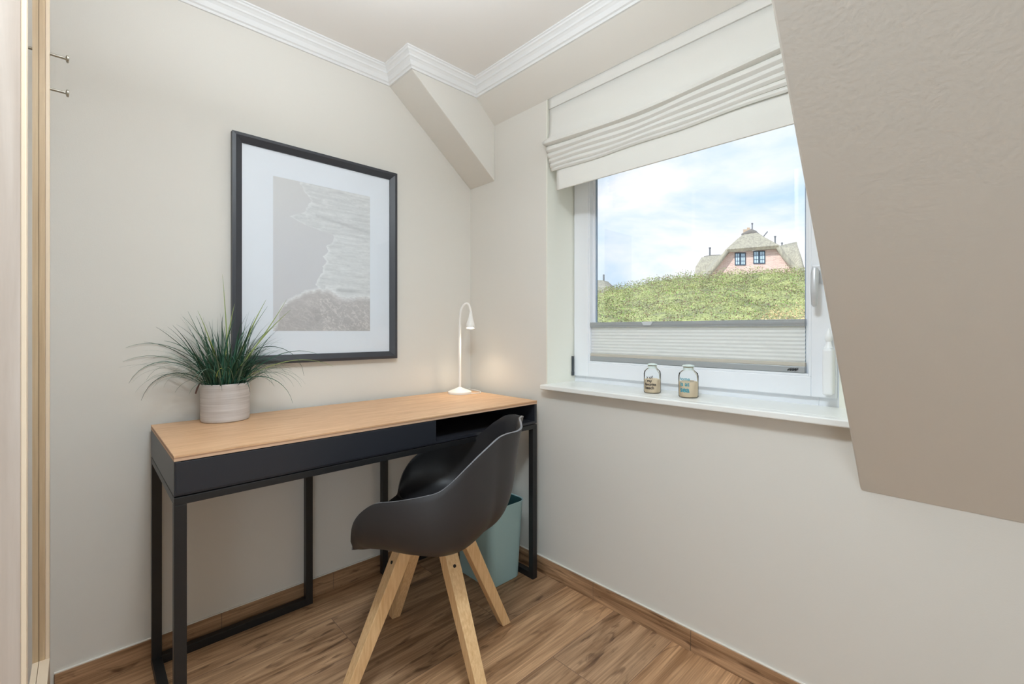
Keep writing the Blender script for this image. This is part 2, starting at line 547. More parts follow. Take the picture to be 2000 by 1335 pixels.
r1 = pbuild(b, 'bottom_rail', ALU, PO, pb, bevel=0.002)
b = MB(); b.box(ix0 + 0.001, ix1 - 0.009, 0.180, 0.196, 0.948, 0.960)
pbuild(b, 'rail_cap', mat('rail_beige', rgb(196, 190, 178), 0.5), PO, pb, bevel=0.001)
b = MB(); b.prism([(0.893, 1.098), (0.945, 1.098), (0.935, 1.082), (0.903, 1.082)], 'y', 0.172, 0.1755)
pbuild(b, 'grip', mat('clear_grip', rgb(205, 210, 214), 0.15), PO, pb, bevel=0.001)
b = MB()
for k in range(4):
    b.tube([(1.418 + k * 0.007, 0.1765, 0.934), (1.423 + k * 0.007, 0.1745, 0.9385), (1.429 + k * 0.006, 0.1765, 0.941)], 0.0022, 6)
pbuild(b, 'cord_stop', mat('stop_black', rgb(40, 40, 42), 0.5), PO, pb)

# white holder hanging by the right stile
HO = Vector((1.533, 0.15, 0.868))
WHITEH = mat('white_plastic_soft', rgb(244, 246, 248), 0.3)
hd = empty('hanging_holder', HO, 'white rounded plastic holder at the right end of the window, beside the sloping wall', 'holder')
b = MB(); b.box(-0.0135, 0.0135, -0.016, 0.0235, 0.0, 0.140); b.build('body', WHITEH, hd, bevel=0.008, seg=4)
b = MB(); b.lathe([(0.013, 0.140), (0.008, 0.150), (0.006, 0.160), (0.010, 0.166), (0.009, 0.178), (0.004, 0.195), (0.001, 0.2)], (0, 0.004, 0), 24)
b.build('neck', WHITEH, hd, smooth=True)

# ------------------------------------------------------------------ roman blind
RO = Vector((1.07, 0.0, 2.074))
rb = empty('roman_blind', RO, 'cream linen roman blind gathered in soft folds at the top of the window', 'blind')
def blind_surface(profile, xa, xb, wav, nx=60, edge=0.0):
    vs = []; fs = []
    for i, (y, z) in enumerate(profile):
        for k in range(nx + 1):
            s = k / nx; x = xa + (xb - xa) * s
            vs.append((x, y + 0.004 * wav * math.sin(9 * s + i * 0.25), z + wav * (0.010 * math.sin(2 * math.pi * s * 1.1 + 0.4) + 0.004 * math.sin(14 * s + i * 0.3))))
    for i in range(len(profile) - 1):
        for k in range(nx):
            a = i * (nx + 1) + k
            fs.append((a, a + 1, a + nx + 2, a + nx + 1))
    return vs, fs
b = MB()
b.box(0.548, 1.612, 0.006, 0.030, 2.045, 2.073)
pbuild(b, 'headrail', WHITEP, RO, rb)
b = MB(); v_, f_ = blind_surface([(0.001, 2.073), (0.001, 2.050), (0.0, 2.024), (0.003, 2.0215)], 0.547, 1.615, 0.0)
b.add(v_, f_); o = pbuild(b, 'valance', BLINDF, RO, rb, smooth=True); o.modifiers.new('s', 'SOLIDIFY').thickness = 0.002
b = MB()
pr = [(0.004, 2.03), (0.004, 1.98), (0.000, 1.93), (-0.006, 1.895), (-0.018, 1.884), (-0.030, 1.872), (-0.030, 1.862), (-0.018, 1.855), (-0.006, 1.853)]
v_, f_ = blind_surface(pr, 0.549, 1.615, 0.0)
nx = 60
for i in range(len(pr)):
    wv = min(1.0, i / 4)
    for k in range(nx + 1):
        s = k / nx; x, y, z = v_[i * (nx + 1) + k]
        v_[i * (nx + 1) + k] = (x - ((0.012 * (1 - k / 5) if i in (5, 6) else 0.006 * (1 - k / 5)) if (i in (4, 5, 6, 7) and k < 5) else 0), y, z + wv * (0.013 * math.sin(2.4 + 5.6 * s) - 0.006))
b.add(v_, f_); o = pbuild(b, 'panel', BLINDF, RO, rb, smooth=True); o.modifiers.new('s', 'SOLIDIFY').thickness = 0.002
# stacked folds
for j, (zt, d, y0) in enumerate([(1.853, 0.034, -0.022), (1.828, 0.031, -0.018), (1.805, 0.028, -0.014), (1.784, 0.026, -0.010), (1.765, 0.022, -0.006)]):
    pr = [(0.004, zt), (y0 * 0.6, zt - 0.003), (y0, zt - d * 0.35), (y0 - 0.002, zt - d * 0.7), (y0 * 0.7, zt - d), (0.004, zt - d * 0.85)]
    v_, f_ = blind_surface(pr, 0.551 + 0.004 * j, 1.615, 0.0)
    v_ = [(x, y, z + 0.010 * math.sin(2.4 + 5.6 * (x - 0.55)) * (1 - j * 0.17) + 0.002 * math.sin(17 * x + j)) for x, y, z in v_]
    b = MB(); b.add(v_, f_)
    o = pbuild(b, 'fold', BLINDF, RO, rb, smooth=True); o.modifiers.new('s', 'SOLIDIFY').thickness = 0.002
b = MB(); v_, f_ = blind_surface([(0.004, 1.76), (0.001, 1.748), (0.0, 1.70), (0.001, 1.663), (0.004, 1.661)], 0.591, 1.615, 0.0)
v_ = [(x, y, z - 0.012 * (x - 0.59)) for x, y, z in v_]
b.add(v_, f_); o = pbuild(b, 'hem', BLINDF, RO, rb, smooth=True); o.modifiers.new('s', 'SOLIDIFY').thickness = 0.003

# ------------------------------------------------------------------ framed picture
PC = Vector((0.0, -0.7625, 1.354))
pic = empty('framed_picture', PC, 'black framed beach photograph with a wide white mat on the wall above the desk', 'picture')
hy, hz = 0.324, 0.4165
b = MB()
def mitre_frame(b, hy, hz, t, xb, xo, xi):
    o_ = [(-hy, -hz), (hy, -hz), (hy, hz), (-hy, hz)]
    i_ = [(-hy + t, -hz + t), (hy - t, -hz + t), (hy - t, hz - t), (-hy + t, hz - t)]
    m_ = [(a * 0.35 + c * 0.65, d * 0.35 + e * 0.65) for (a, d), (c, e) in zip(i_, o_)]
    for k in range(4):
        k2 = (k + 1) % 4
        L = [(xb,) + o_[k], (xb,) + o_[k2], (xo,) + o_[k], (xo,) + o_[k2], (xo + 0.002,) + m_[k], (xo + 0.002,) + m_[k2],
             (xi,) + i_[k], (xi,) + i_[k2], (xb,) + i_[k], (xb,) + i_[k2]]
        b.add(L, [(0, 1, 3, 2), (2, 3, 5, 4), (4, 5, 7, 6), (6, 7, 9, 8), (8, 9, 1, 0)])
mitre_frame(b, hy, hz, 0.032, 0.002, 0.024, 0.015)
b.build('frame', FRAME, pic)
b = MB(); b.box(0.002, 0.0095, -hy + 0.031, hy - 0.031, -hz + 0.031, hz - 0.031)
b.build('mat_board', MATB, pic)
# the print: a beach seen from above, colours computed procedurally per point
AY0, AY1, AZ0, AZ1 = -0.950, -0.5625, 1.060, 1.644
NU, NV = 190, 285
edge_pts = [(250, 110), (300, 190), (335, 240), (300, 300), (275, 340), (175, 368), (240, 410), (300, 440), (400, 480), (505, 515), (512, 540), (490, 580),
            (455, 605), (470, 640), (422, 685), (452, 720), (420, 760), (420, 810), (385, 870), (368, 905), (395, 940)]
def to_uv(X, Y):
    u = (X - 62) / 758.0
    top = 52 + 168 * u
    return u, (Y - top) / (1275 - top)
E_ = [to_uv(*p) for p in edge_pts]
ev = [p[1] for p in E_]; eu = [p[0] for p in E_]
L_ = [to_uv(*p) for p in [(62, 1262), (95, 1215), (105, 1110), (130, 1065), (190, 1025), (290, 965), (400, 942), (480, 948), (540, 990), (600, 1015), (700, 1005), (820, 1005)]]
def interp(xs, ys, x):
    return float(np.interp(x, xs, ys))
def fb(x, y, z=0.0, oct=4):
    return mnoise.fractal(Vector((x, y, z)), 0.9, 2.1, oct)
vs = []; cols = []
# monotone edge by v (sort) with the tip handled as a separate wedge
order = sorted(range(len(ev)), key=lambda i: ev[i])
evs = [ev[i] for i in order]; eus = [eu[i] for i in order]
for j in range(NV + 1):
    v = j / NV
    for i in range(NU + 1):
        u = i / NU
        vs.append((0.0099, AY0 + (AY1 - AY0) * u - PC.y, AZ1 - (AZ1 - AZ0) * v - PC.z))
        ub = interp(evs, eus, v) + 0.018 * fb(v * 26, 3.3) + 0.008 * fb(v * 80, 1.3)
        vl = interp([p[0] for p in L_], [p[1] for p in L_], u) + 0.008 * fb(u * 22, 9.1)
        streak = fb(u * 5 + 0.8 * fb(u * 4, v * 9, 4.0), v * 62, 2.0, 5)
        fine = fb(u * 30, v * 130, 7.0, 3)
        foam = 0.0
        if v > vl:      # lower water with a net of foam
            nf = fb(u * 9, v * 12, 1.0, 4); net = abs(fb(u * 13 + nf, v * 22 + nf, 5.0, 4))
            c = 0.63 - 0.10 * (v - vl) + 0.035 * fine + 0.05 * fb(u * 3, v * 6, 3.0)
            c += 0.14 * max(0.0, 1 - net * 6) * min(1, (v - vl) * 12) * (0.5 + (u > 0.45) * 0.5)
            rgbc = (c * 1.02, c * 0.985, c * 0.97)
            foam = max(0.0, 1 - abs(v - vl) * (38 if u < 0.45 else 26))
        elif u > ub:    # shallow water, streaked
            c = 0.745 + 0.055 * streak + 0.03 * fine
            if 0.18 < v < 0.30 and u > 0.4:
                c -= 0.07 * max(0, 1 - abs(v - (0.17 + 0.10 * u)) * 60)
            if v > 0.33: c += 0.02
            if u > 0.62 and 0.70 < v < 0.80: c -= 0.05 + 0.10 * max(0, fine)
            rgbc = (c, c * 1.002, c)
            dfe = (u - ub)
            foam = max(0.0, 1 - dfe * 30) * (0.5 if v < 0.4 else 1.0)
            if vl - v < 0.05 and u > 0.5: foam = max(foam, 1 - (vl - v) * 22)
        else:           # wet sand
            c = 0.735 - 0.02 * v + 0.006 * fine
            rgbc = (c * 1.0, c * 0.992, c * (0.985 + 0.02 * min(1, v * 2)))
            foam = max(0.0, 1 - abs(v - vl) * 60)
        foam *= 0.75 + 0.4 * fine
        foam = min(1, max(0, foam))
        cc = [x * (1 - foam) + 0.86 * foam for x in rgbc]
        cols.append([min(1.0, 1.12 * max(0.0, x)) ** 2.2 for x in [0.79 + (q_ - 0.735) * 0.75 for q_ in cc]] + [1.0])
fs = []
for j in range(NV):
    for i in range(NU):
        a = j * (NU + 1) + i
        fs.append((a, a + NU + 1, a + NU + 2, a + 1))
me = bpy.data.meshes.new('beach_print'); me.from_pydata(vs, [], fs)
ca = me.color_attributes.new('ink', 'FLOAT_COLOR', 'POINT')
ca.data.foreach_set('color', np.array(cols, dtype=np.float32).ravel())
PR = mat('print_ink', (1, 1, 1, 1), 0.6)
an = PR.node_tree.nodes.new('ShaderNodeVertexColor'); an.layer_name = 'ink'
PR.node_tree.links.new(an.outputs['Color'], PR.node_tree.nodes['Principled BSDF'].inputs['Base Color'])
me.materials.append(PR)
o = bpy.data.objects.new('beach_print', me); o.parent = pic; col.objects.link(o)
b = MB(); b.box(0.0115, 0.0135, -hy + 0.032, hy - 0.032, -hz + 0.032, hz - 0.032)
b.build('glass', glass('picture_glass', 0.0, (1, 1, 1, 1), 1.3), pic)

# ------------------------------------------------------------------ desk
DX0, DX1, DY0, DY1, DZ = 0.026, 0.526, -1.312, -0.052, 0.7612
DO = Vector((0.276, -0.682, 0.0))
desk = empty('desk', DO, 'narrow desk with an oak top, black drawer box and black steel legs', 'desk')
def dk(b, name, m, parent=None, **kw):
    return pbuild(b, name, m, DO, parent or desk, **kw)
b = MB()
b.box(DX0, DX1, DY0, DY1, DZ - 0.004, DZ, 0)
b.box(DX0 + .0002, DX1 - .0002, DY0 + .0002, DY1 - .0002, DZ - 0.0075, DZ - 0.004, 2)
b.box(DX0, DX1, DY0, DY1, DZ - 0.0135, DZ - 0.0075, 1)
dk(b, 'tabletop', [DESKW, PLY1, PLY2])
ZB0, ZB1 = 0.664, DZ - 0.0140
T = 0.014
b = MB(); b.box(DX0, DX1 - 0.001, DY0, DY0 + T, ZB0, ZB1); dk(b, 'side_panel', BLACK, bevel=0.001)
b = MB(); b.box(DX0, DX1 - 0.001, DY1 - T, DY1, ZB0, ZB1); dk(b, 'side_panel', BLACK, bevel=0.001)
b = MB(); b.box(DX0, DX1 - 0.001, DY0 + T, DY1 - T, ZB0, ZB0 + 0.010); dk(b, 'bottom_panel', BLACK)
b = MB(); b.box(DX0, DX0 + 0.012, DY0 + T, DY1 - T, ZB0 + 0.010, ZB1); dk(b, 'back_panel', BLACK)
b = MB(); b.box(DX0 + 0.012, DX1 - 0.02, -0.575, -0.563, ZB0 + 0.010, ZB1); dk(b, 'divider', BLACK)
b = MB(); b.box(DX1 - 0.017, DX1 + 0.001, DY0 + 0.0035, -0.5686, ZB0 + 0.004, ZB1 - 0.002)
dr = dk(b, 'drawer', BLACK, bevel=0.001)
b = MB(); b.box(DX0 + 0.03, DX1 - 0.017, DY0 + T + .004, DY0 + T + .014, ZB0 + 0.013, ZB1 - 0.015)
b.box(DX0 + 0.03, DX1 - 0.017, -0.592, -0.582, ZB0 + 0.013, ZB1 - 0.015)
b.box(DX0 + 0.03, DX0 + 0.04, DY0 + T + .014, -0.592, ZB0 + 0.013, ZB1 - 0.015)
dk(b, 'drawer_box', BLACK, dr)
b = MB(); b.tube([(0.42, DY1 - T - 0.0045, 0.731), (0.42, DY1 - T, 0.731)], 0.006, 16)
dk(b, 'screw_cap', mat('screw_cap_grey', rgb(120, 124, 130), 0.4))
# steel frame: rails under the box, six uprights, floor runners
ZR0, ZR1 = 0.6420, 0.6605
W_ = 0.0255
b = MB()
b.box(DX1 - W_, DX1, DY0, DY1, ZR0, ZR1); b.box(DX0, DX0 + W_, DY0, DY1, ZR0, ZR1)
b.box(DX0 + W_, DX1 - W_, DY0, DY0 + W_, ZR0, ZR1); b.box(DX0 + W_, DX1 - W_, DY1 - W_, DY1, ZR0, ZR1)
b.box(DX0 + 0.05, DX1 - 0.05, DY0 + 0.03, DY1 - 0.03, ZR1, ZB0)
dk(b, 'top_rail_frame', BLKM, bevel=0.0012)
for (x, y) in [(DX1 - W_, DY0), (DX0, DY0), (DX1 - W_, DY1 - W_), (DX0, DY1 - W_), (DX0, -0.845), (DX0, -0.524)]:
    b = MB(); b.box(x, x + W_, y, y + W_, 0.0, ZR0)
    dk(b, 'leg', BLKM, bevel=0.0012)
HB = 0.026
for (xa, xb_, ya, yb) in [(DX0 + W_, DX1 - W_, DY0, DY0 + W_), (DX0 + W_, DX1 - W_, DY1 - W_, DY1),
                         (DX0, DX0 + W_, DY0 + W_, -0.845), (DX0, DX0 + W_, -0.524 + W_, DY1 - W_)]:
    b = MB(); b.box(xa, xb_, ya, yb, 0.0, HB); dk(b, 'floor_runner', BLKM, bevel=0.0012)
b = MB(); b.tube([(0.35, -0.30, ZR1 - 0.024), (0.35, -0.30, ZR1)], 0.009, 16); b.tube([(0.35, -0.30, ZR1 - 0.026), (0.35, -0.30, ZR1 - 0.020)], 0.014, 16)
dk(b, 'clamp_knob', BLKM, smooth=True)

# ------------------------------------------------------------------ chair
C0 = Vector((0.630, -0.650, 0.0))
dF = Vector((-0.724, -0.690, 0)); sA = Vector((-0.690, 0.724, 0))
# local frame: x = backwards, y = towards the viewer's side, z up
chair = bpy.data.objects.new('armchair', None)
Rm = Matrix(((-dF.x, -sA.x, 0), (-dF.y, -sA.y, 0), (0, 0, 1)))
chair.location = C0; chair.rotation_euler = (0, 0, math.atan2(-dF.y, -dF.x))
col.objects.link(chair)
tag(chair, 'charcoal plastic bucket armchair on four splayed oak legs, turned sideways at the desk', 'chair')
flip = 1 if Rm.determinant() > 0 else -1
rim = [(-0.205, 0.000, 0.450), (-0.203, 0.080, 0.450), (-0.196, 0.150, 0.451), (-0.188, 0.190, 0.452), (-0.183, 0.204, 0.455), (-0.180, 0.208, 0.464), (-0.168, 0.230, 0.519), (-0.151, 0.248, 0.555),
       (-0.131, 0.258, 0.579), (-0.102, 0.268, 0.601), (-0.076, 0.276, 0.611), (-0.039, 0.283, 0.617), (0.000, 0.285, 0.624), (0.046, 0.280, 0.632),
       (0.078, 0.271, 0.640), (0.109, 0.258, 0.662), (0.140, 0.243, 0.691), (0.171, 0.220, 0.719), (0.203, 0.190, 0.745), (0.225, 0.165, 0.760),
       (0.249, 0.145, 0.767), (0.272, 0.120, 0.768), (0.284, 0.093, 0.772), (0.282, 0.060, 0.779), (0.276, 0.0, 0.783)]
def smoothpts(P, n):
    out = []
    for i in range(len(P) - 1):
        p0 = P[max(i - 1, 0)]; p1 = P[i]; p2 = P[i + 1]; p3 = P[min(i + 2, len(P) - 1)]
        for k in range(n):
            t = k / n
            out.append(tuple(0.5 * ((2 * p1[j]) + (-p0[j] + p2[j]) * t + (2 * p0[j] - 5 * p1[j] + 4 * p2[j] - p3[j]) * t * t
                                    + (-p0[j] + 3 * p1[j] - 3 * p2[j] + p3[j]) * t ** 3) for j in range(3)))
    out.append(P[-1])
    return out
half = smoothpts(rim, 3)
full = half + [(x, -y, z) for x, y, z in half[-2:0:-1]]
NR = 30
ctr = (0.02, 0.0)
SEATZ = 0.440
vs = []
for (x, y, z) in full:
    dx, dy = x - ctr[0], y - ctr[1]
    R = math.hypot(dx, dy); ux, uy = dx / R, dy / R
    ang = math.degrees(math.atan2(abs(uy), -ux))   # 0 = front, 180 = back
    H = z - SEATZ
    # radius where the wall rises
    back = max(0.0, min(1.0, (ang - 100) / 70)); back = back * back * (3 - 2 * back)
    side = math.exp(-((ang - 90) / 45) ** 2)
    rbv = R * (0.90 - 0.02 * back) if H > 0.03 else R * 0.95
    bul = 0.0
    kx = 1.0
    P0 = (0.0, 0.0)
    if H < 0.03:
        P1 = (R * 0.4, -0.012); P2 = (R * 0.75, -0.004); P3 = (R, H)
    else:
        fr = max(0.0, min(1.0, (80 - ang) / 30))
        bk = max(0.0, min(1.0, (ang - 75) / 50)); bk = bk * bk * (3 - 2 * bk)
        P1 = (R * (0.84 + 0.22 * bk - 0.12 * fr), -0.028 * bk - 0.016 * side * (1 - fr))
        P2 = (R * (1.05 - 0.22 * back - 0.06 * fr), H * (0.14 + 0.46 * back - 0.10 * fr) - 0.004)
        P3 = (R, H)
    for k in range(NR + 1):
        t = k / NR
        t = 1 - (1 - t) ** 1.0
        a0, a1, a2, a3 = (1 - t) ** 3, 3 * t * (1 - t) ** 2, 3 * t * t * (1 - t), t ** 3
        r_ = a1 * P1[0] + a2 * P2[0] + a3 * P3[0]
        h_ = a1 * P1[1] + a2 * P2[1] + a3 * P3[1]
        vs.append((ctr[0] + ux * r_, (ctr[1] + uy * r_) * flip, SEATZ + h_))
M_ = len(full); fs = []
for i in range(M_):
    i2 = (i + 1) % M_
    for k in range(NR):
        if k == 0:
            fs.append((0, i * (NR + 1) + 1, i2 * (NR + 1) + 1))
        else:
            fs.append((i * (NR + 1) + k, i * (NR + 1) + k + 1, i2 * (NR + 1) + k + 1, i2 * (NR + 1) + k))
b = MB(); b.add(vs, fs)
o = b.build('seat_shell', SHELL, chair, smooth=True)
for p in o.data.polygons: p.use_smooth = True
bm = bmesh.new(); bm.from_mesh(o.data)
bmesh.ops.remove_doubles(bm, verts=bm.verts, dist=0.00005)
lv = [v for v in bm.verts if not v.link_faces]
bmesh.ops.delete(bm, geom=lv, context='VERTS')
bmesh.ops.recalc_face_normals(bm, faces=bm.faces)
up = sum(f.normal.z for f in bm.faces if f.calc_center_median().xy.length < 0.1)
if up < 0: bmesh.ops.reverse_faces(bm, faces=bm.faces)
bm.to_mesh(o.data); bm.free()
sd = o.modifiers.new('s', 'SOLIDIFY'); sd.thickness = 0.0062; sd.offset = -1; o.data.materials.append(RIM_SHEEN); sd.material_offset_rim = 1
bv = o.modifiers.new('b', 'BEVEL'); bv.width = 0.0015; bv.segments = 2; bv.angle_limit = math.radians(50)
# mounting plate and metal spider under the seat
b = MB(); b.box(-0.075, 0.075, -0.08, 0.08, 0.412, 0.420); b.box(-0.045, 0.075, -0.045, 0.045, 0.420, 0.428)
b.build('mounting_plate', BLKM, chair, bevel=0.004)
feet = [(0.196, 0.216), (-0.215, 0.1955), (0.217, -0.1955), (-0.195, -0.216)]
LABW = {}
for (fx, fy) in feet:
    fy *= flip
    tx, ty = fx * 0.29, fy * 0.40
    top = Vector((tx, ty, 0.425)); bot = Vector((fx, fy, 0.0))
    ax = (bot - top).normalized()
    rd = Vector((fx, fy, 0)).normalized()
    # square section aligned with the chair's diagonal outwards
    e1 = (rd - ax * rd.dot(ax)).normalized(); e2 = ax.cross(e1)
    q1 = e1; q2 = e2
    b = MB(); ring_ = []
    for (t, wd) in ((0.0, 0.0205), (0.18, 0.0215), (1.0, 0.0160)):
        c = top.lerp(bot, t)
        for s1, s2 in ((1, 1), (1, -1), (-1, -1), (-1, 1)):
            p = c + q1 * wd * s1 + q2 * wd * s2
            if t == 1.0:   # cut level with the floor
                p = p - ax * (p.z / ax.z) if abs(ax.z) > 1e-4 else p
                p.z = 0.0015
            if t == 0.0:
                p = p + ax * ((0.428 - p.z) / ax.z)
            ring_.append(p)
    fs = [(3, 2, 1, 0), (8, 9, 10, 11)]
    for i in range(2):
        for k in range(4):
            k2 = (k + 1) % 4
            fs.append((i * 4 + k, i * 4 + k2, (i + 1) * 4 + k2, (i + 1) * 4 + k))
    b.add(ring_, fs)
    lg = b.build('leg', LEGW, chair, bevel=0.002)
    for qd in ((q1, q2) if True else ()):
        pass
    # recessed bolt on the outward face nearest the side
    qq = q1
    if qq.dot(rd) < 0: qq = -qq
    c = top.lerp(bot, 0.155) + qq * 0.0203
    b = MB(); b.tube([c, c + qq * 0.0022], 0.0048, 14); b.build('bolt', mat('bolt_dark', rgb(48, 42, 40), 0.4, 0.6), lg)
    c = bot + Vector((0, 0, 0.0))
    b = MB(); b.lathe([(0.010, 0.0), (0.011, 0.0015)], tuple(c), 16); b.build('foot_glide', BLKM, lg)

# ------------------------------------------------------------------ waste bin
BO = Vector((0.352, -0.176, 0.0))
bn = empty('waste_bin', BO, 'pale teal rectangular waste bin on the floor under the right end of the desk', 'bin')
def rrect(hx, hy_, r, n=7):
    out = []
    for cx, cy, a0 in ((hx - r, hy_ - r, 0), (-hx + r, hy_ - r, 90), (-hx + r, -hy_ + r, 180), (hx - r, -hy_ + r, 270)):
        for k in range(n):
            a = math.radians(a0 + 90 * k / (n - 1)); out.append((cx + r * math.cos(a), cy + r * math.sin(a)))
    return out
b = MB()
lev = [(0.0, 0.108, 0.083, 0.030, 1), (0.004, 0.112, 0.087, 0.032, 1), (0.328, 0.132, 0.098, 0.036, 1), (0.332, 0.1345, 0.1005, 0.038, 1), (0.334, 0.1335, 0.0995, 0.038, 1), (0.332, 0.130, 0.096, 0.036, 1)]
vs = []; n = None
for z, hx, hy_, r, _ in lev:
    p = rrect(hx, hy_, r); n = len(p); vs += [(x, y, z) for x, y in p]
fs = [tuple(range(n - 1, -1, -1))]
for i in range(len(lev) - 1):
    for k in range(n):
        k2 = (k + 1) % n; fs.append((i * n + k, i * n + k2, (i + 1) * n + k2, (i + 1) * n + k))
b.add(vs, fs); b.build('bin_body', TEAL, bn, smooth=True)
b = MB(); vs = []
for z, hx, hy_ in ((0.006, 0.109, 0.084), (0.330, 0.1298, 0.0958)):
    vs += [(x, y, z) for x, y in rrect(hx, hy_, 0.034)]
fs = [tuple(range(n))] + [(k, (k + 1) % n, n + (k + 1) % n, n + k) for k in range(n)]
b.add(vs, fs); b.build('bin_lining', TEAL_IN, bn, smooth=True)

# ------------------------------------------------------------------ desk lamp
LO = Vector((0.12, -0.16, DZ))
lp = empty('desk_lamp', LO, 'small white gooseneck lamp, switched on, at the back right of the desk', 'lamp')
b = MB(); b.lathe([(0.054, 0.0), (0.056, 0.001), (0.056, 0.010), (0.050, 0.0135), (0.028, 0.0215), (0.012, 0.028), (0.0075, 0.032)], n=48)
b.build('base', WHITEP, lp, smooth=True)
DZo = 0.7612
arc = [(0, 0, 0.026), (0, 0, 0.12), (-0.0003, -0.0003, 0.22), (0, 0, 0.30), (0.0, 0.001, 0.35), (0.0017, 0.0018, 0.382), (0.006, 0.006, 0.405), (0.0128, 0.0135, 0.4215),
       (0.0225, 0.0237, 0.4305), (0.030, 0.0315, 0.4240), (0.0345, 0.0362, 0.4060), (0.0365, 0.0385, 0.385)]
arc2 = []
for i in range(len(arc) - 1):
    for k in range(4):
        t = k / 4; arc2.append(tuple(arc[i][j] * (1 - t) + arc[i + 1][j] * t for j in range(3)))
arc2.append(arc[-1])
arc_s = smoothpts(arc, 5)
b = MB(); b.tube(arc_s, 0.0066, 14, radii=[0.0068 if p[2] < 0.33 else 0.0052 for p in arc_s]); b.build('gooseneck', WHITEP, lp, smooth=True)
# shade: tapering bell pointing down, tipped slightly towards the room
hd_ = Vector((0.0365, 0.0385, 0.390))
tip = Vector((0.16, -0.17, -1.0)).normalized()
rot = tip.to_track_quat('Z', 'Y').to_matrix()
b = MB()
b.lathe([(0.0055, -0.006), (0.0075, 0.008), (0.0095, 0.022), (0.0135, 0.038), (0.0185, 0.054), (0.0205, 0.066), (0.0208, 0.078), (0.0195, 0.080), (0.0185, 0.0795), (0.0180, 0.068), (0.010, 0.05), (0.003, 0.045)],
        hd_, 32, rot=rot, cap=False)
sh = b.build('lamp_shade', WHITEP, lp, smooth=True)
b = MB(); b.lathe([(0.0176, 0.0735), (0.012, 0.0765), (0.004, 0.078)], hd_, 24, rot=rot)
b.build('led_disc', mat('led_glow', rgb(255, 240, 214), 0.4, emis=((1.0, 0.84, 0.62, 1), 14)), sh, smooth=True)
b = MB(); b.tube([(0.054, 0.020, 0.004), (0.066, 0.045, 0.003), (0.066, 0.075, 0.003), (0.045, 0.092, 0.0025), (0.02, 0.108, 0.0025), (-0.02, 0.118, 0.0025), (-0.085, 0.122, 0.0025)], 0.0022, 8)
b.build('cable', WHITEP, lp, smooth=True)
hp = LO + hd_ + tip * 0.088
light('desk_lamp_light', 'SPOT', 2.0, hp, (Vector((0, 0, -1)).rotation_difference(tip)).to_euler(), (1.0, 0.82, 0.60),
      spot_size=math.radians(128), spot_blend=1.0, shadow_soft_size=0.016)

# ------------------------------------------------------------------ potted grass
PO2 = Vector((0.090, -1.120, DZ))
pp = empty('potted_grass', PO2, 'green tufted grass in a ribbed grey ceramic pot on the left of the desk', 'potted plant')
POTM = bpy.data.materials.new('pot_ceramic'); POTM.use_nodes = True
t = POTM.node_tree; bs = t.nodes['Principled BSDF']; bs.inputs['Roughness'].default_value = 0.45
c = t.nodes.new('ShaderNodeTexCoord'); m_ = t.nodes.new('ShaderNodeMapping'); m_.inputs['Scale'].default_value = (6, 6, 210)
n = t.nodes.new('ShaderNodeTexNoise'); n.inputs['Scale'].default_value = 1.0; n.inputs['Detail'].default_value = 4
r = t.nodes.new('ShaderNodeValToRGB'); r.color_ramp.elements[0].position = 0.3; r.color_ramp.elements[0].color = rgb(182, 175, 171)
r.color_ramp.elements[1].position = 0.65; r.color_ramp.elements[1].color = rgb(204, 199, 196)
t.links.new(c.outputs['Object'], m_.inputs[0]); t.links.new(m_.outputs[0], n.inputs['Vector']); t.links.new(n.outputs['Fac'], r.inputs[0]); t.links.new(r.outputs[0], bs.inputs['Base Color'])
prf = [(0.066, 0.0), (0.0695, 0.002)]
for k in range(24):
    z = 0.004 + 0.117 * k / 23
    prf.append((0.0703 + 0.0006 * (k % 2) + 0.001 * k / 23, z))
prf += [(0.0712, 0.1235), (0.0700, 0.1250), (0.0680, 0.1235), (0.0670, 0.100)]
b = MB(); b.lathe(prf, n=64)
b.build('pot', POTM, pp, smooth=True)
b = MB(); b.lathe([(0.0668, 0.098), (0.0668, 0.102), (0.04, 0.106), (0.01, 0.107)], n=32)
b.build('soil', mat('soil', rgb(52, 56, 40), 0.9), pp)
GR = [mat('grass_deep', rgb(24, 66, 46), 0.5), mat('grass_blue_green', rgb(54, 100, 80), 0.5), mat('grass_pale', rgb(152, 168, 104), 0.55), mat('grass_grey_green', rgb(98, 122, 102), 0.5), mat('grass_yellow', rgb(186, 194, 76), 0.5)]
vr = Vector((0.6884, 0.7253, 0)); vf = Vector((-0.7253, 0.6884, 0))   # along / across the room diagonal
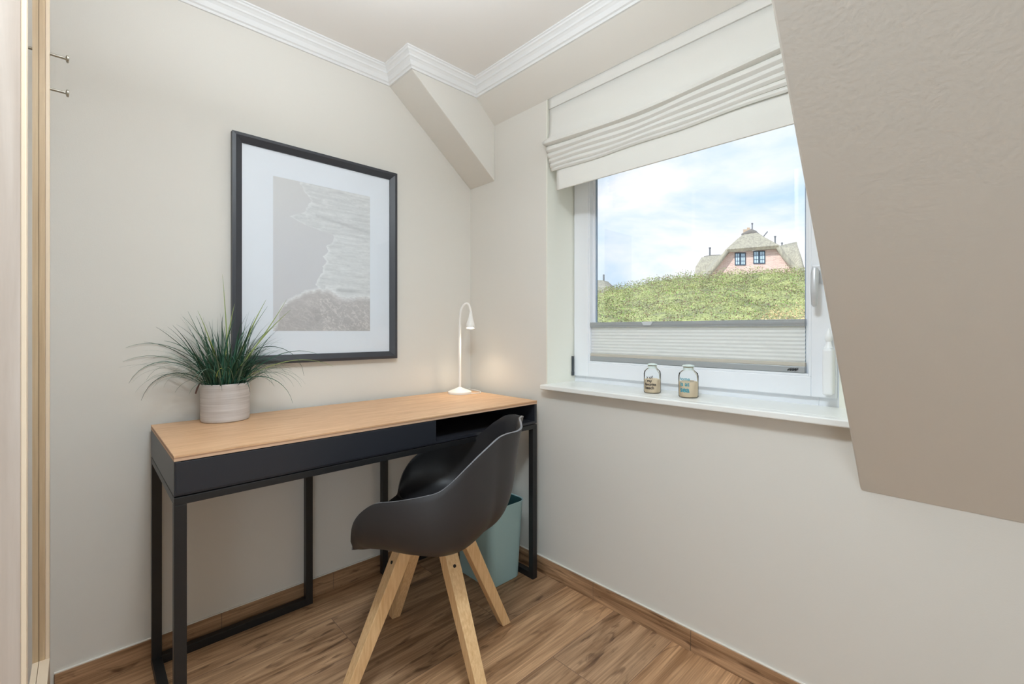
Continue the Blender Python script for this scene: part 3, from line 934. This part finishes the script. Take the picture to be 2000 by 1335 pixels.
def blade(b, base, az, elev, length, droop, width, mi, n=14, curl=0.0, face=False):
    p = Vector(base); d_el = elev; pts = [p.copy()]
    st = length / n
    for i in range(n):
        d_el -= droop * (0.25 + 1.5 * (i / n)) / n
        az += curl / n
        dv = Vector((math.cos(az) * math.cos(d_el), math.sin(az) * math.cos(d_el), math.sin(d_el)))
        p = p + dv * st
        if p.x + PO2.x < 0.006: p.x = 0.006 - PO2.x
        rr = math.hypot(p.x, p.y)
        if p.z < 0.127 and rr < 0.078 and i > 3:
            p.z = 0.127
        if p.z < 0.004: p.z = 0.004
        if p.x + PO2.x < 0.034 and p.z > 0.165 and p.y + PO2.y > -1.095: p.x = 0.034 - PO2.x
        pts.append(p.copy())
    vs = []; fs = []
    for i, q in enumerate(pts):
        t_ = (pts[min(i + 1, n)] - pts[max(i - 1, 0)])
        t_ = t_.normalized() if t_.length > 0 else Vector((0, 0, 1))
        s_ = t_.cross(vf if face else Vector((0, 0, 1)))
        s_ = s_.normalized() if s_.length > 1e-4 else Vector((1, 0, 0))
        nrm = s_.cross(t_)
        wd = width * 1.35 * min(1.0, 0.55 + 1.2 * i / n) * (1 - (i / n) ** 2.2) + 0.0003
        vs += [q - s_ * wd, q + nrm * wd * 0.35, q + s_ * wd]
    for i in range(n):
        a = i * 3
        fs += [(a, a + 1, a + 4, a + 3), (a + 1, a + 2, a + 5, a + 4)]
    b.add(vs, fs, mi)
b = MB()
rnd = random.Random(11)
def base_pt(r0=0.05):
    a = rnd.uniform(0, 2 * math.pi); r_ = r0 * math.sqrt(rnd.random())
    return (r_ * math.cos(a), r_ * math.sin(a), 0.100), a
for i in range(150):      # upright core
    bp_, a = base_pt(0.052)
    blade(b, bp_, a + rnd.gauss(0, 0.5), math.radians(rnd.uniform(62, 88)), rnd.uniform(0.12, 0.28), math.radians(rnd.uniform(8, 50)), rnd.uniform(0.0013, 0.0024), rnd.choice([0, 0, 0, 1, 1, 3]))
for i in range(150):      # arching outer blades
    bp_, a = base_pt(0.055)
    blade(b, bp_, a + rnd.gauss(0, 0.3), math.radians(rnd.uniform(42, 78)), rnd.uniform(0.15, 0.27), math.radians(rnd.uniform(55, 130)), rnd.uniform(0.0009, 0.0018), rnd.choice([0, 0, 0, 1, 1, 3]), curl=rnd.gauss(0, 0.3))
# named long ones seen against the wall and picture: (sideways lean, elevation, length, droop, colour)
AL = math.atan2(vr.y, vr.x)
special = [(AL + math.pi, 62, 0.27, 25, 0.0020, 3), (AL + math.pi, 78, 0.24, 12, 0.0036, 2), (AL + math.pi, 88, 0.335, 3, 0.0030, 2), (AL, 84, 0.23, 8, 0.0040, 2),
           (AL, 70, 0.26, 8, 0.0044, 2), (AL, 58, 0.30, 18, 0.0034, 2), (AL, 52, 0.29, -8, 0.0034, 2), (AL, 66, 0.25, 10, 0.0026, 3),
           (AL, 64, 0.36, 150, 0.0013, 0), (AL + math.pi, 50, 0.34, 70, 0.0014, 3), (AL + math.pi, 40, 0.33, 62, 0.0012, 3), (AL + math.pi, 48, 0.30, 110, 0.0014, 1),
           (AL, 36, 0.33, 62, 0.0013, 2), (AL, 48, 0.30, 70, 0.0015, 1), (AL, 34, 0.27, 110, 0.0015, 1), (AL + math.pi, 35, 0.29, 105, 0.0014, 0),
           (AL + math.pi, 66, 0.22, 60, 0.0022, 1), (AL - 1.3, 66, 0.16, 120, 0.0024, 4), (AL - 1.6, 74, 0.13, 10, 0.0026, 4), (AL - 1.5, 70, 0.17, 12, 0.0026, 4),
           (AL - 0.9, 62, 0.24, 130, 0.0028, 1), (AL + math.pi, 56, 0.26, 28, 0.0016, 0), (AL + math.pi, 72, 0.25, 14, 0.0024, 3), (AL + math.pi, 44, 0.30, 40, 0.0014, 0)]
for a, e, l, dr_, wd, mi in special:
    blade(b, ((rnd.random() - .5) * 0.05, (rnd.random() - .5) * 0.05, 0.100), a + rnd.gauss(0, 0.06), math.radians(e), l * (1.28 if 2 <= special.index((a, e, l, dr_, wd, mi)) <= 8 and l < 0.3 else 1.16), math.radians(dr_), wd * 0.62, mi, face=True)
ob = b.build('foliage', GR, pp, smooth=False)
b = MB()
pts = [(-0.045, -0.058, 0.128), (-0.058, -0.064, 0.122), (-0.063, -0.070, 0.105), (-0.066, -0.074, 0.088)]
b.tube(pts, 0.0025, 6, radii=[0.001, 0.0022, 0.0028, 0.0024]); b.build('dry_leaf', mat('leaf_brown', rgb(120, 90, 82), 0.7), pp)

# ------------------------------------------------------------------ bottles on the sill
SAND = mat('sand', rgb(226, 206, 178), 0.9, bump=(900, 0.6, 0.001))
CLOTHC = mat('cap_cloth', rgb(214, 226, 222), 0.8)
CORD = mat('cord', rgb(190, 186, 170), 0.9)
def bent_text(lines, R, parent, m, name):
    b = MB()
    for (s, size, z, ang0) in lines:
        cu = bpy.data.curves.new('t', 'FONT'); cu.body = s; cu.size = size; cu.align_x = 'CENTER'; cu.extrude = 0.0; cu.offset = size * 0.025
        ot = bpy.data.objects.new('t', cu); col.objects.link(ot)
        bpy.context.view_layer.update()
        dg = bpy.context.evaluated_depsgraph_get(); me_ = ot.evaluated_get(dg).to_mesh()
        vs = []
        for v in me_.vertices:
            a = ang0 + v.co.x / R
            vs.append((R * math.cos(a), R * math.sin(a), z + v.co.y))
        b.add(vs, [tuple(p.vertices) for p in me_.polygons])
        ot.evaluated_get(dg).to_mesh_clear()
        bpy.data.objects.remove(ot); bpy.data.curves.remove(cu)
    return b.build(name, m, parent)
def bottle(loc, R, H, fill, label, lines, ink):
    e = empty('glass_bottle', loc, label, 'bottle')
    e['group'] = 'little sand bottles on the window sill'
    zs = H * 0.66
    b = MB(); b.lathe([(R * 0.9, 0.0), (R, 0.004), (R, zs), (R * 0.93, zs + 0.010), (R * 0.62, zs + 0.019), (R * 0.40, zs + 0.024), (R * 0.38, zs + 0.030)], n=40, cap=False)
    b.add([(R * 0.9 * math.cos(k * math.pi / 20), R * 0.9 * math.sin(k * math.pi / 20), 0.0) for k in range(40)], [tuple(range(40))])
    b.build('glass_body', JARG, e, smooth=True)
    b = MB(); b.lathe([(R * 0.88, 0.002), (R * 0.95, 0.006), (R * 0.95, fill), (R * 0.6, fill + 0.003), (R * 0.1, fill + 0.001)], n=36)
    b.build('sand_filling', SAND, e, smooth=True)
    b = MB(); b.lathe([(R * 0.56, zs + 0.020), (R * 0.52, zs + 0.028), (R * 0.45, zs + 0.031), (R * 0.66, H - 0.004), (R * 0.52, H), (R * 0.2, H + 0.002)], n=11)
    b.build('cloth_cap', CLOTHC, e, smooth=False)
    b = MB(); b.lathe([(R * 0.47, zs + 0.0285), (R * 0.54, zs + 0.030), (R * 0.47, zs + 0.0315)], n=20)
    b.tube([(R * 0.5, -R * 0.1, zs + 0.03), (R * 0.8, -R * 0.4, zs + 0.018), (R * 1.03, -R * 0.25, zs + 0.004), (R * 1.04, -R * 0.1, zs - 0.02)], 0.0012, 6)
    b.build('cord', CORD, e)
    bent_text(lines, R + 0.0006, e, ink, 'lettering')
    return e
INKB = mat('ink_dark', rgb(62, 52, 50), 0.6)
INKT = mat('ink_teal', rgb(72, 150, 165), 0.6)
def aim(x, y):
    return math.atan2(CAM.y - y, CAM.x - x)
x, y = 0.996, 0.078; a0 = aim(x, y) - 0.35
bottle((x, y, 0.8295), 0.0305, 0.108, 0.050, 'small glass bottle of sand with dark lettering on the window sill, the left one',
       [('y of', 0.015, 0.055, a0), ('my', 0.015, 0.042, a0), ('favorite', 0.014, 0.029, a0 + 0.1), ('beach', 0.015, 0.016, a0)], INKB)
x, y = 1.140, 0.068; a0 = aim(x, y) - 0.4
e2 = bottle((x, y, 0.8295), 0.033, 0.112, 0.054, 'small glass bottle of sand with teal lettering on the window sill, the right one',
            [('home', 0.016, 0.060, a0)], INKT)
bent_text([('is at', 0.020, 0.041, a0), ('sea', 0.026, 0.020, a0)], 0.0336, e2, INKT, 'lettering')
bent_text([('—', 0.014, 0.056, a0 + 0.75)], 0.0336, e2, INKB, 'lettering')

# ------------------------------------------------------------------ open wooden closet frame at the left edge
CW = wood('closet_birch', rgb(186, 160, 128), rgb(208, 184, 150), (20, 20, 0.6), 0.45, 6, 4, 0.02)
CE = mat('closet_edge', rgb(236, 216, 190), 0.4)
CP = wood('closet_panel', rgb(184, 168, 155), rgb(204, 191, 180), (12, 12, 0.8), 0.4, 3, 5, 0.02)
CO = Vector((0.64, -1.8, 0.0))
cl = empty('closet', CO, 'pale wooden closet frame at the left edge of the photo, in front of the wall', 'closet')
def cb(b, name, m, **kw):
    return pbuild(b, name, m, CO, cl, **kw)
FY = -1.5278
b = MB(); b.box(0.28, 0.30, -1.5455, FY - 0.0075, 0.27, 2.15); b.box(0.28, 0.30, -1.5568, -1.5465, 0.27, 2.15); b.box(0.281, 0.297, -1.5568, FY - 0.0075, 0.27, 2.15, 1)
cb(b, 'post', [CW, mat('groove_dark', rgb(120, 96, 74), 0.7)])
b = MB(); b.box(0.279, 0.301, FY - 0.0075, FY, 0.27, 2.15); cb(b, 'post_edge', CE, bevel=0.0015)
b = MB(); b.box(0.28, 0.98, -1.5455, FY, 0.0, 0.27); b.box(0.28, 0.98, -1.5568, -1.5465, 0.0, 0.27)
cb(b, 'bottom_rail', CE)
b = MB(); b.box(0.98, 1.00, -2.10, -1.5285, 0.0, 2.15); cb(b, 'side_panel', CP)
b = MB(); b.box(0.979, 1.001, -1.5285, -1.5229, 0.0, 2.15); cb(b, 'panel_edge', CE, bevel=0.0015)
b = MB(); b.box(0.28, 1.00, -2.10, FY, 2.15, 2.17); cb(b, 'top_panel', CW)
for z, tail in ((1.735, True), (1.650, False)):
    b = MB()
    b.tube([(0.288, -1.5278 - (0.045 if tail else 0.0), z), (0.288, -1.498, z)], 0.0034, 12)
    b.lathe([(0.0036, -0.001), (0.0080, 0.0), (0.0092, 0.002), (0.0085, 0.0045), (0.001, 0.0055)], (0.288, -1.4995, z), 16, rot=Matrix.Rotation(-math.pi / 2, 3, 'X'))
    cb(b, 'peg', CHROME, smooth=True)

# ------------------------------------------------------------------ outside
Fv = Vector((-math.sin(YAW), math.cos(YAW), 0)); Rv = Vector((math.cos(YAW), math.sin(YAW), 0))
GG = mat('pale_bounce_ground', rgb(222, 214, 196), 0.95, bump=(3, 0.5, 0.1))  # kept pale so the unseen ground reflects light onto the blinds
b = MB(); b.box(-60, 60, 0.7, 90, -3.2, -3.0)
struct(b.build('ground', GG), 'unseen ground outside the window, coloured pale to bounce daylight in', 'ground')
OUT = bpy.data.objects.new('dune_hedge', None)
# dune bank overgrown with low shrubs: solid body plus leaf tufts, in the frame of the room's diagonal
rs = np.random.RandomState(5)
def crest(lat):
    return float(np.interp(lat, [-4, 2.4, 3.3, 3.9, 5.2, 6.6, 8.4, 14], [1.65, 2.06, 2.33, 2.48, 2.60, 2.66, 2.76, 2.9]))
def bank(lat, dep):
    t_ = (dep - 6.5) / 6.5
    z = 0.75 + (crest(lat) - 0.75) * min(1, max(0, t_)) ** 0.85
    if dep > 13: z = crest(lat) - 0.25 * (dep - 13)
    return z + 0.10 * mnoise.fractal(Vector((lat * 0.9, dep * 0.9, 1.0)), 0.8, 2.1, 4)
LEAF = bpy.data.materials.new('shrub_leaves'); LEAF.use_nodes = True
t = LEAF.node_tree; bs = t.nodes['Principled BSDF']; bs.inputs['Roughness'].default_value = 0.75
c = t.nodes.new('ShaderNodeTexCoord'); n = t.nodes.new('ShaderNodeTexNoise'); n.inputs['Scale'].default_value = 2.2; n.inputs['Detail'].default_value = 8; n.inputs['Roughness'].default_value = 0.75
r = t.nodes.new('ShaderNodeValToRGB'); cr = r.color_ramp
cr.elements[0].position = 0.32; cr.elements[0].color = rgb(128, 118, 104)
cr.elements[1].position = 0.66; cr.elements[1].color = rgb(194, 200, 140)
e_ = cr.elements.new(0.42); e_.color = rgb(132, 138, 104)
e_ = cr.elements.new(0.52); e_.color = rgb(164, 174, 118)
t.links.new(c.outputs['Object'], n.inputs['Vector']); t.links.new(n.outputs['Fac'], r.inputs[0]); t.links.new(r.outputs[0], bs.inputs['Base Color'])
DRY = mat('dry_grass', rgb(214, 192, 150), 0.9)
GRN = mat('fresh_leaves', rgb(150, 206, 96), 0.7)
BRN = mat('twigs', rgb(142, 120, 104), 0.9)
vs = []; fs = []
NA, ND = 90, 40
for j in range(ND + 1):
    dep = 6.5 + 8.5 * j / ND
    for i in range(NA + 1):
        lat = -3 + 15 * i / NA
        p = CAM + Fv * dep + Rv * lat
        vs.append((p.x, p.y, bank(lat, dep)))
for j in range(ND):
    for i in range(NA):
        a = j * (NA + 1) + i; fs.append((a, a + 1, a + NA + 2, a + NA + 1))
# skirt down to the ground
nb = len(vs)
for i in range(NA + 1):
    vs.append((vs[i][0], vs[i][1], -3.0)); 
for i in range(NA):
    fs.append((i, nb + i, nb + i + 1, i + 1))
ml = MB(); ml.add(vs, fs, 0)
NL = 64000
lat = rs.uniform(0.4, 10.6, NL); dep = 6.6 + 6.9 * rs.uniform(0, 1, NL) ** 0.8
for i in range(NL):
    la, de = lat[i], dep[i]
    z = bank(la, de)
    p = CAM + Fv * de + Rv * la
    tall = 0.16 * (0.5 + 0.5 * mnoise.noise(Vector((la * 1.7, de * 1.7, 9.0))))
    h = rs.uniform(0.0, 1.0) ** 1.5 * (0.10 + tall)
    s = rs.uniform(0.010, 0.026)
    d1 = rs.normal(size=3); d1 /= np.linalg.norm(d1); d2 = np.cross(d1, rs.normal(size=3)); d2 /= np.linalg.norm(d2)
    c_ = np.array((p.x, p.y, z + h))
    k = rs.rand()
    dryz = de < 8.6 + 0.8 * mnoise.noise(Vector((la, de, 5.0))) and la / de > 0.55 + 0.05 * mnoise.noise(Vector((la * 2, de * 2, 7.0)))
    mi = 1 if (dryz and k < 0.75) else (2 if k < 0.05 else (3 if k > 0.80 else 0))
    if mi == 2 and not (0.0 < mnoise.noise(Vector((la * 0.8, de * 0.8, 3.0)))): mi = 0
    q = [c_ - d1 * s, c_ + d2 * s * 0.5, c_ + d1 * s, c_ - d2 * s * 0.5]
    ml.add(q, [(0, 1, 2, 3)], mi)
ho = ml.build('dune_hedge', [LEAF, DRY, GRN, BRN])
tag(ho, 'yellow-green shrubs covering the dune bank outside the window', 'hedge')
bpy.data.objects.remove(OUT)

# thatched house, its own frame: x along the facade, y away, z up
THATCH = bpy.data.materials.new('thatch'); THATCH.use_nodes = True
t = THATCH.node_tree; bs = t.nodes['Principled BSDF']; bs.inputs['Roughness'].default_value = 0.95
c = t.nodes.new('ShaderNodeTexCoord'); mm = t.nodes.new('ShaderNodeMapping'); mm.inputs['Scale'].default_value = (5, 5, 1.2)
n = t.nodes.new('ShaderNodeTexNoise'); n.inputs['Scale'].default_value = 1.6; n.inputs['Detail'].default_value = 8
r = t.nodes.new('ShaderNodeValToRGB'); r.color_ramp.elements[0].position = 0.3; r.color_ramp.elements[0].color = rgb(142, 140, 132)
r.color_ramp.elements[1].position = 0.7; r.color_ramp.elements[1].color = rgb(180, 178, 162)
t.links.new(c.outputs['Object'], mm.inputs[0]); t.links.new(mm.outputs[0], n.inputs['Vector']); t.links.new(n.outputs['Fac'], r.inputs[0]); t.links.new(r.outputs[0], bs.inputs['Base Color'])
BRICK = bpy.data.materials.new('pink_brick'); BRICK.use_nodes = True
t = BRICK.node_tree; bs = t.nodes['Principled BSDF']; bs.inputs['Roughness'].default_value = 0.9
c = t.nodes.new('ShaderNodeTexCoord'); mm = t.nodes.new('ShaderNodeMapping'); mm.inputs['Rotation'].default_value = (math.pi / 2, 0, 0)
br = t.nodes.new('ShaderNodeTexBrick'); br.inputs['Scale'].default_value = 1.0; br.inputs['Brick Width'].default_value = 0.25; br.inputs['Row Height'].default_value = 0.083
br.inputs['Mortar Size'].default_value = 0.008; br.inputs['Color1'].default_value = rgb(200, 168, 162); br.inputs['Color2'].default_value = rgb(216, 192, 184); br.inputs['Mortar'].default_value = rgb(222, 214, 208)
t.links.new(c.outputs['Object'], mm.inputs[0]); t.links.new(mm.outputs[0], br.inputs['Vector']); t.links.new(br.outputs['Color'], bs.inputs['Base Color'])
RIDGE = mat('ridge_heather', rgb(120, 118, 116), 0.95)
NAVY = mat('window_navy', rgb(52, 72, 92), 0.5)
PANE = mat('house_pane', rgb(196, 222, 244), 0.15)
WMET = mat('flue_metal', rgb(110, 116, 124), 0.5)
HD = 35.0
hc = CAM + Fv * HD + Rv * ((1465 - 1000) / F_PX * HD); hc.z = -3.0
house = empty('thatched_house', hc, 'pink brick house with a big thatched roof on top of the dune', 'house', rz=YAW - math.radians(27.7))
GZ = 3.0
def hb(b, name, m, parent=None, **kw):
    b.v = [(x * 0.886, y, z - 0.010 * x * (z - 1.06) + GZ) for x, y, z in b.v]
    return b.build(name, m, parent or house, **kw)
b = MB(); b.prism([(-4.1, -3.0), (-4.1, 4.4), (-3.05, 5.42), (-1.60, 7.02), (1.95, 7.22), (3.10, 5.69), (4.1, 4.6), (4.1, -3.0)], 'y', -0.9, 3.0)
hb(b, 'gable_wall', BRICK)
def loft(curves, n_sub=6):
    """bilinear loft between two or more 3D polylines of equal length, densely sampled"""
    vs = []; rows = []
    for c in curves: rows.append([Vector(p) for p in c])
    dense = []
    for i in range(len(rows) - 1):
        for s in range(n_sub):
            t_ = s / n_sub
            dense.append([a.lerp(b_, t_) for a, b_ in zip(rows[i], rows[i + 1])])
    dense.append(rows[-1])
    m = len(rows[0]); fs = []
    for r_ in dense: vs += [tuple(p) for p in r_]
    for i in range(len(dense) - 1):
        for k in range(m - 1): fs.append((i * m + k, i * m + k + 1, (i + 1) * m + k + 1, (i + 1) * m + k))
    return vs, fs
# cross-gable roof
A = [(-4.3, -1.4, 3.9), (-3.35, -1.4, 5.15), (-2.4, -1.4, 6.2), (-1.75, -1.4, 7.05), (-0.9, -0.6, 7.95), (-0.42, 0.1, 8.45), (0.05, 0.3, 8.68), (0.5, 0.1, 8.55), (1.0, -0.6, 8.05), (2.05, -1.4, 7.30), (2.5, -1.4, 6.6), (3.2, -1.4, 5.75), (4.2, -1.4, 4.6)]
Bk = [(-4.6, 3.2, 4.9), (-4.0, 3.2, 6.0), (-3.2, 3.2, 6.85), (-2.2, 3.2, 7.35), (-1.1, 3.2, 8.0), (-0.45, 3.2, 8.5), (0.05, 3.2, 8.72), (0.5, 3.2, 8.55), (1.1, 3.2, 8.0), (1.8, 3.2, 7.5), (2.6, 3.2, 6.9), (3.3, 3.2, 6.2), (4.2, 3.2, 5.2)]
b = MB(); v_, f_ = loft([A, Bk], 6); b.add(v_, f_)
o = hb(b, 'gable_roof', THATCH, smooth=True); sdm = o.modifiers.new('s', 'SOLIDIFY'); sdm.thickness = 0.30; sdm.offset = 0
b = MB(); b.add([(-1.75, -1.4, 7.05), (-0.9, -0.6, 7.95), (-0.42, 0.1, 8.45), (0.05, 0.3, 8.68), (0.5, 0.1, 8.55), (1.0, -0.6, 8.05), (2.05, -1.4, 7.30)], [(0, 1, 5, 6), (1, 2, 4, 5), (2, 3, 4)])
o = hb(b, 'hip_roof', THATCH); sdm = o.modifiers.new('s', 'SOLIDIFY'); sdm.thickness = 0.30; sdm.offset = 0
# main roof behind, ridge to both sides
b = MB()
v_, f_ = loft([[(-4.75, 1.2, 3.0), (-4.7, 1.4, 5.2), (-4.62, 1.9, 6.2), (-4.2, 2.9, 7.05), (-3.7, 3.4, 7.25)],
               [(-3.2, 1.2, 3.0), (-3.2, 1.4, 5.2), (-3.2, 1.9, 6.3), (-3.1, 2.9, 7.1), (-3.0, 3.4, 7.3)],
               [(0, 1.2, 3.0), (0, 1.6, 5.2), (0, 2.1, 6.4), (0, 2.9, 7.3), (0, 3.4, 7.6)],
               [(1.9, 1.2, 4.0), (1.9, 1.6, 5.4), (1.9, 2.1, 6.5), (1.9, 2.9, 7.5), (1.9, 3.4, 7.95)],
               [(3.9, -0.4, 5.2), (3.9, 0.2, 6.1), (3.85, 1.2, 7.0), (3.8, 2.4, 7.8), (3.75, 3.2, 8.35)]], 5)
b.add(v_, f_)
o = hb(b, 'main_roof', THATCH, smooth=True); sdm = o.modifiers.new('s', 'SOLIDIFY'); sdm.thickness = 0.3; sdm.offset = 0
b = MB(); b.tube([(1.5, 3.4, 7.95), (2.4, 3.4, 7.98), (3.2, 3.3, 8.2), (3.75, 3.2, 8.42)], 0.2, 10, radii=[0.2, 0.2, 0.18, 0.08])
hb(b, 'ridge_cap', RIDGE, smooth=True)
b = MB(); b.tube([(-4.0, 3.3, 7.2), (-3.4, 3.4, 7.33), (-2.6, 3.4, 7.36)], 0.14, 8); hb(b, 'ridge_cap', RIDGE, smooth=True)
b = MB(); b.tube([(-0.65, 0.1, 8.48), (-0.2, 0.15, 8.62), (0.1, 0.2, 8.74), (0.4, 0.15, 8.62), (0.6, 0.1, 8.52)], 0.2, 10, radii=[0.12, 0.22, 0.26, 0.22, 0.12]); hb(b, 'ridge_cap', RIDGE, smooth=True)
b = MB(); b.box(-0.55, 0.15, 1.0, 1.7, 7.5, 9.12); b.box(-0.25, 0.0, 1.2, 1.5, 9.12, 9.3)
hb(b, 'chimney', mat('chimney_brick', rgb(186, 168, 148), 0.9))
for x, y, z0_, z1_, rr in ((0.17, 1.6, 8.5, 9.75, 0.05), (2.05, 3.3, 7.9, 9.0, 0.06), (-3.5, 3.4, 7.2, 8.1, 0.07), (2.6, 3.3, 8.1, 8.45, 0.05)):
    b = MB(); b.tube([(x, y, z0_), (x, y, z1_)], rr, 8); b.tube([(x, y, z1_ - 0.1), (x, y, z1_)], rr * 1.5, 8); hb(b, 'flue', WMET)
b = MB(); b.tube([(0.75, 0.6, 8.1), (1.35, 0.6, 8.85)], 0.04, 6); hb(b, 'antenna', WMET)
for (xa, xb_, za, zb_) in ((-1.17, -0.33, 6.03, 6.98), (0.24, 1.12, 6.13, 7.10)):
    b = MB()
    ring(b, xa, xb_, za, zb_, xa + 0.07, xb_ - 0.07, za + 0.07, zb_ - 0.07, -0.96, -0.88)
    xm = (xa + xb_) / 2; b.box(xm - 0.07, xm + 0.07, -0.96, -0.88, za + 0.07, zb_ - 0.07)
    for k in (1, 2):
        zz = za + (zb_ - za) * k / 3; b.box(xa + 0.07, xb_ - 0.07, -0.95, -0.9, zz - 0.015, zz + 0.015)
    for s in (xa + (xm - xa) * 0.5 + 0.0, xm + (xb_ - xm) * 0.5):
        b.box(s - 0.015, s + 0.015, -0.95, -0.9, za + 0.07, zb_ - 0.07)
    f_o = hb(b, 'window', NAVY)
    b = MB(); b.box(xa + 0.06, xb_ - 0.06, -0.925, -0.905, za + 0.06, zb_ - 0.06)
    hb(b, 'pane', PANE, f_o)

# roof of a second house peeping over the bank at the left
h2 = CAM + Fv * 30 + Rv * ((1170 - 1000) / F_PX * 30); h2.z = -3.0
s2 = empty('distant_house', h2, 'grey roof of a farther house at the left edge of the window view', 'house', rz=YAW)
GZ2 = 3.0
b = MB()
v_, f_ = loft([[(-3.0, -1.5, 2.2), (-3.0, -0.5, 3.4), (-3.0, 1.0, 4.32)], [(0.1, -1.5, 2.2), (0.1, -0.5, 3.4), (0.1, 1.0, 4.28)], [(0.6, -1.0, 2.4), (0.6, -0.2, 3.4), (0.45, 1.0, 4.2)], [(1.6, 0.8, 2.2), (1.35, 1.0, 3.0), (0.8, 1.2, 3.95)]], 4)
b.add([(x + 0.35, y, z + 0.25 + GZ2) for x, y, z in v_], f_)
o = b.build('thatched_roof', THATCH, s2, smooth=True); sdm = o.modifiers.new('s', 'SOLIDIFY'); sdm.thickness = 0.3
b = MB(); b.tube([(0.55, 1.2, 4.1 + GZ2), (0.55, 1.2, 4.95 + GZ2)], 0.06, 8); b.build('flue', WMET, s2)
b = MB(); b.box(-3.0, 1.2, 0.0, 3.0, 0.0, 2.6 + GZ2); b.build('wall', BRICK, s2)
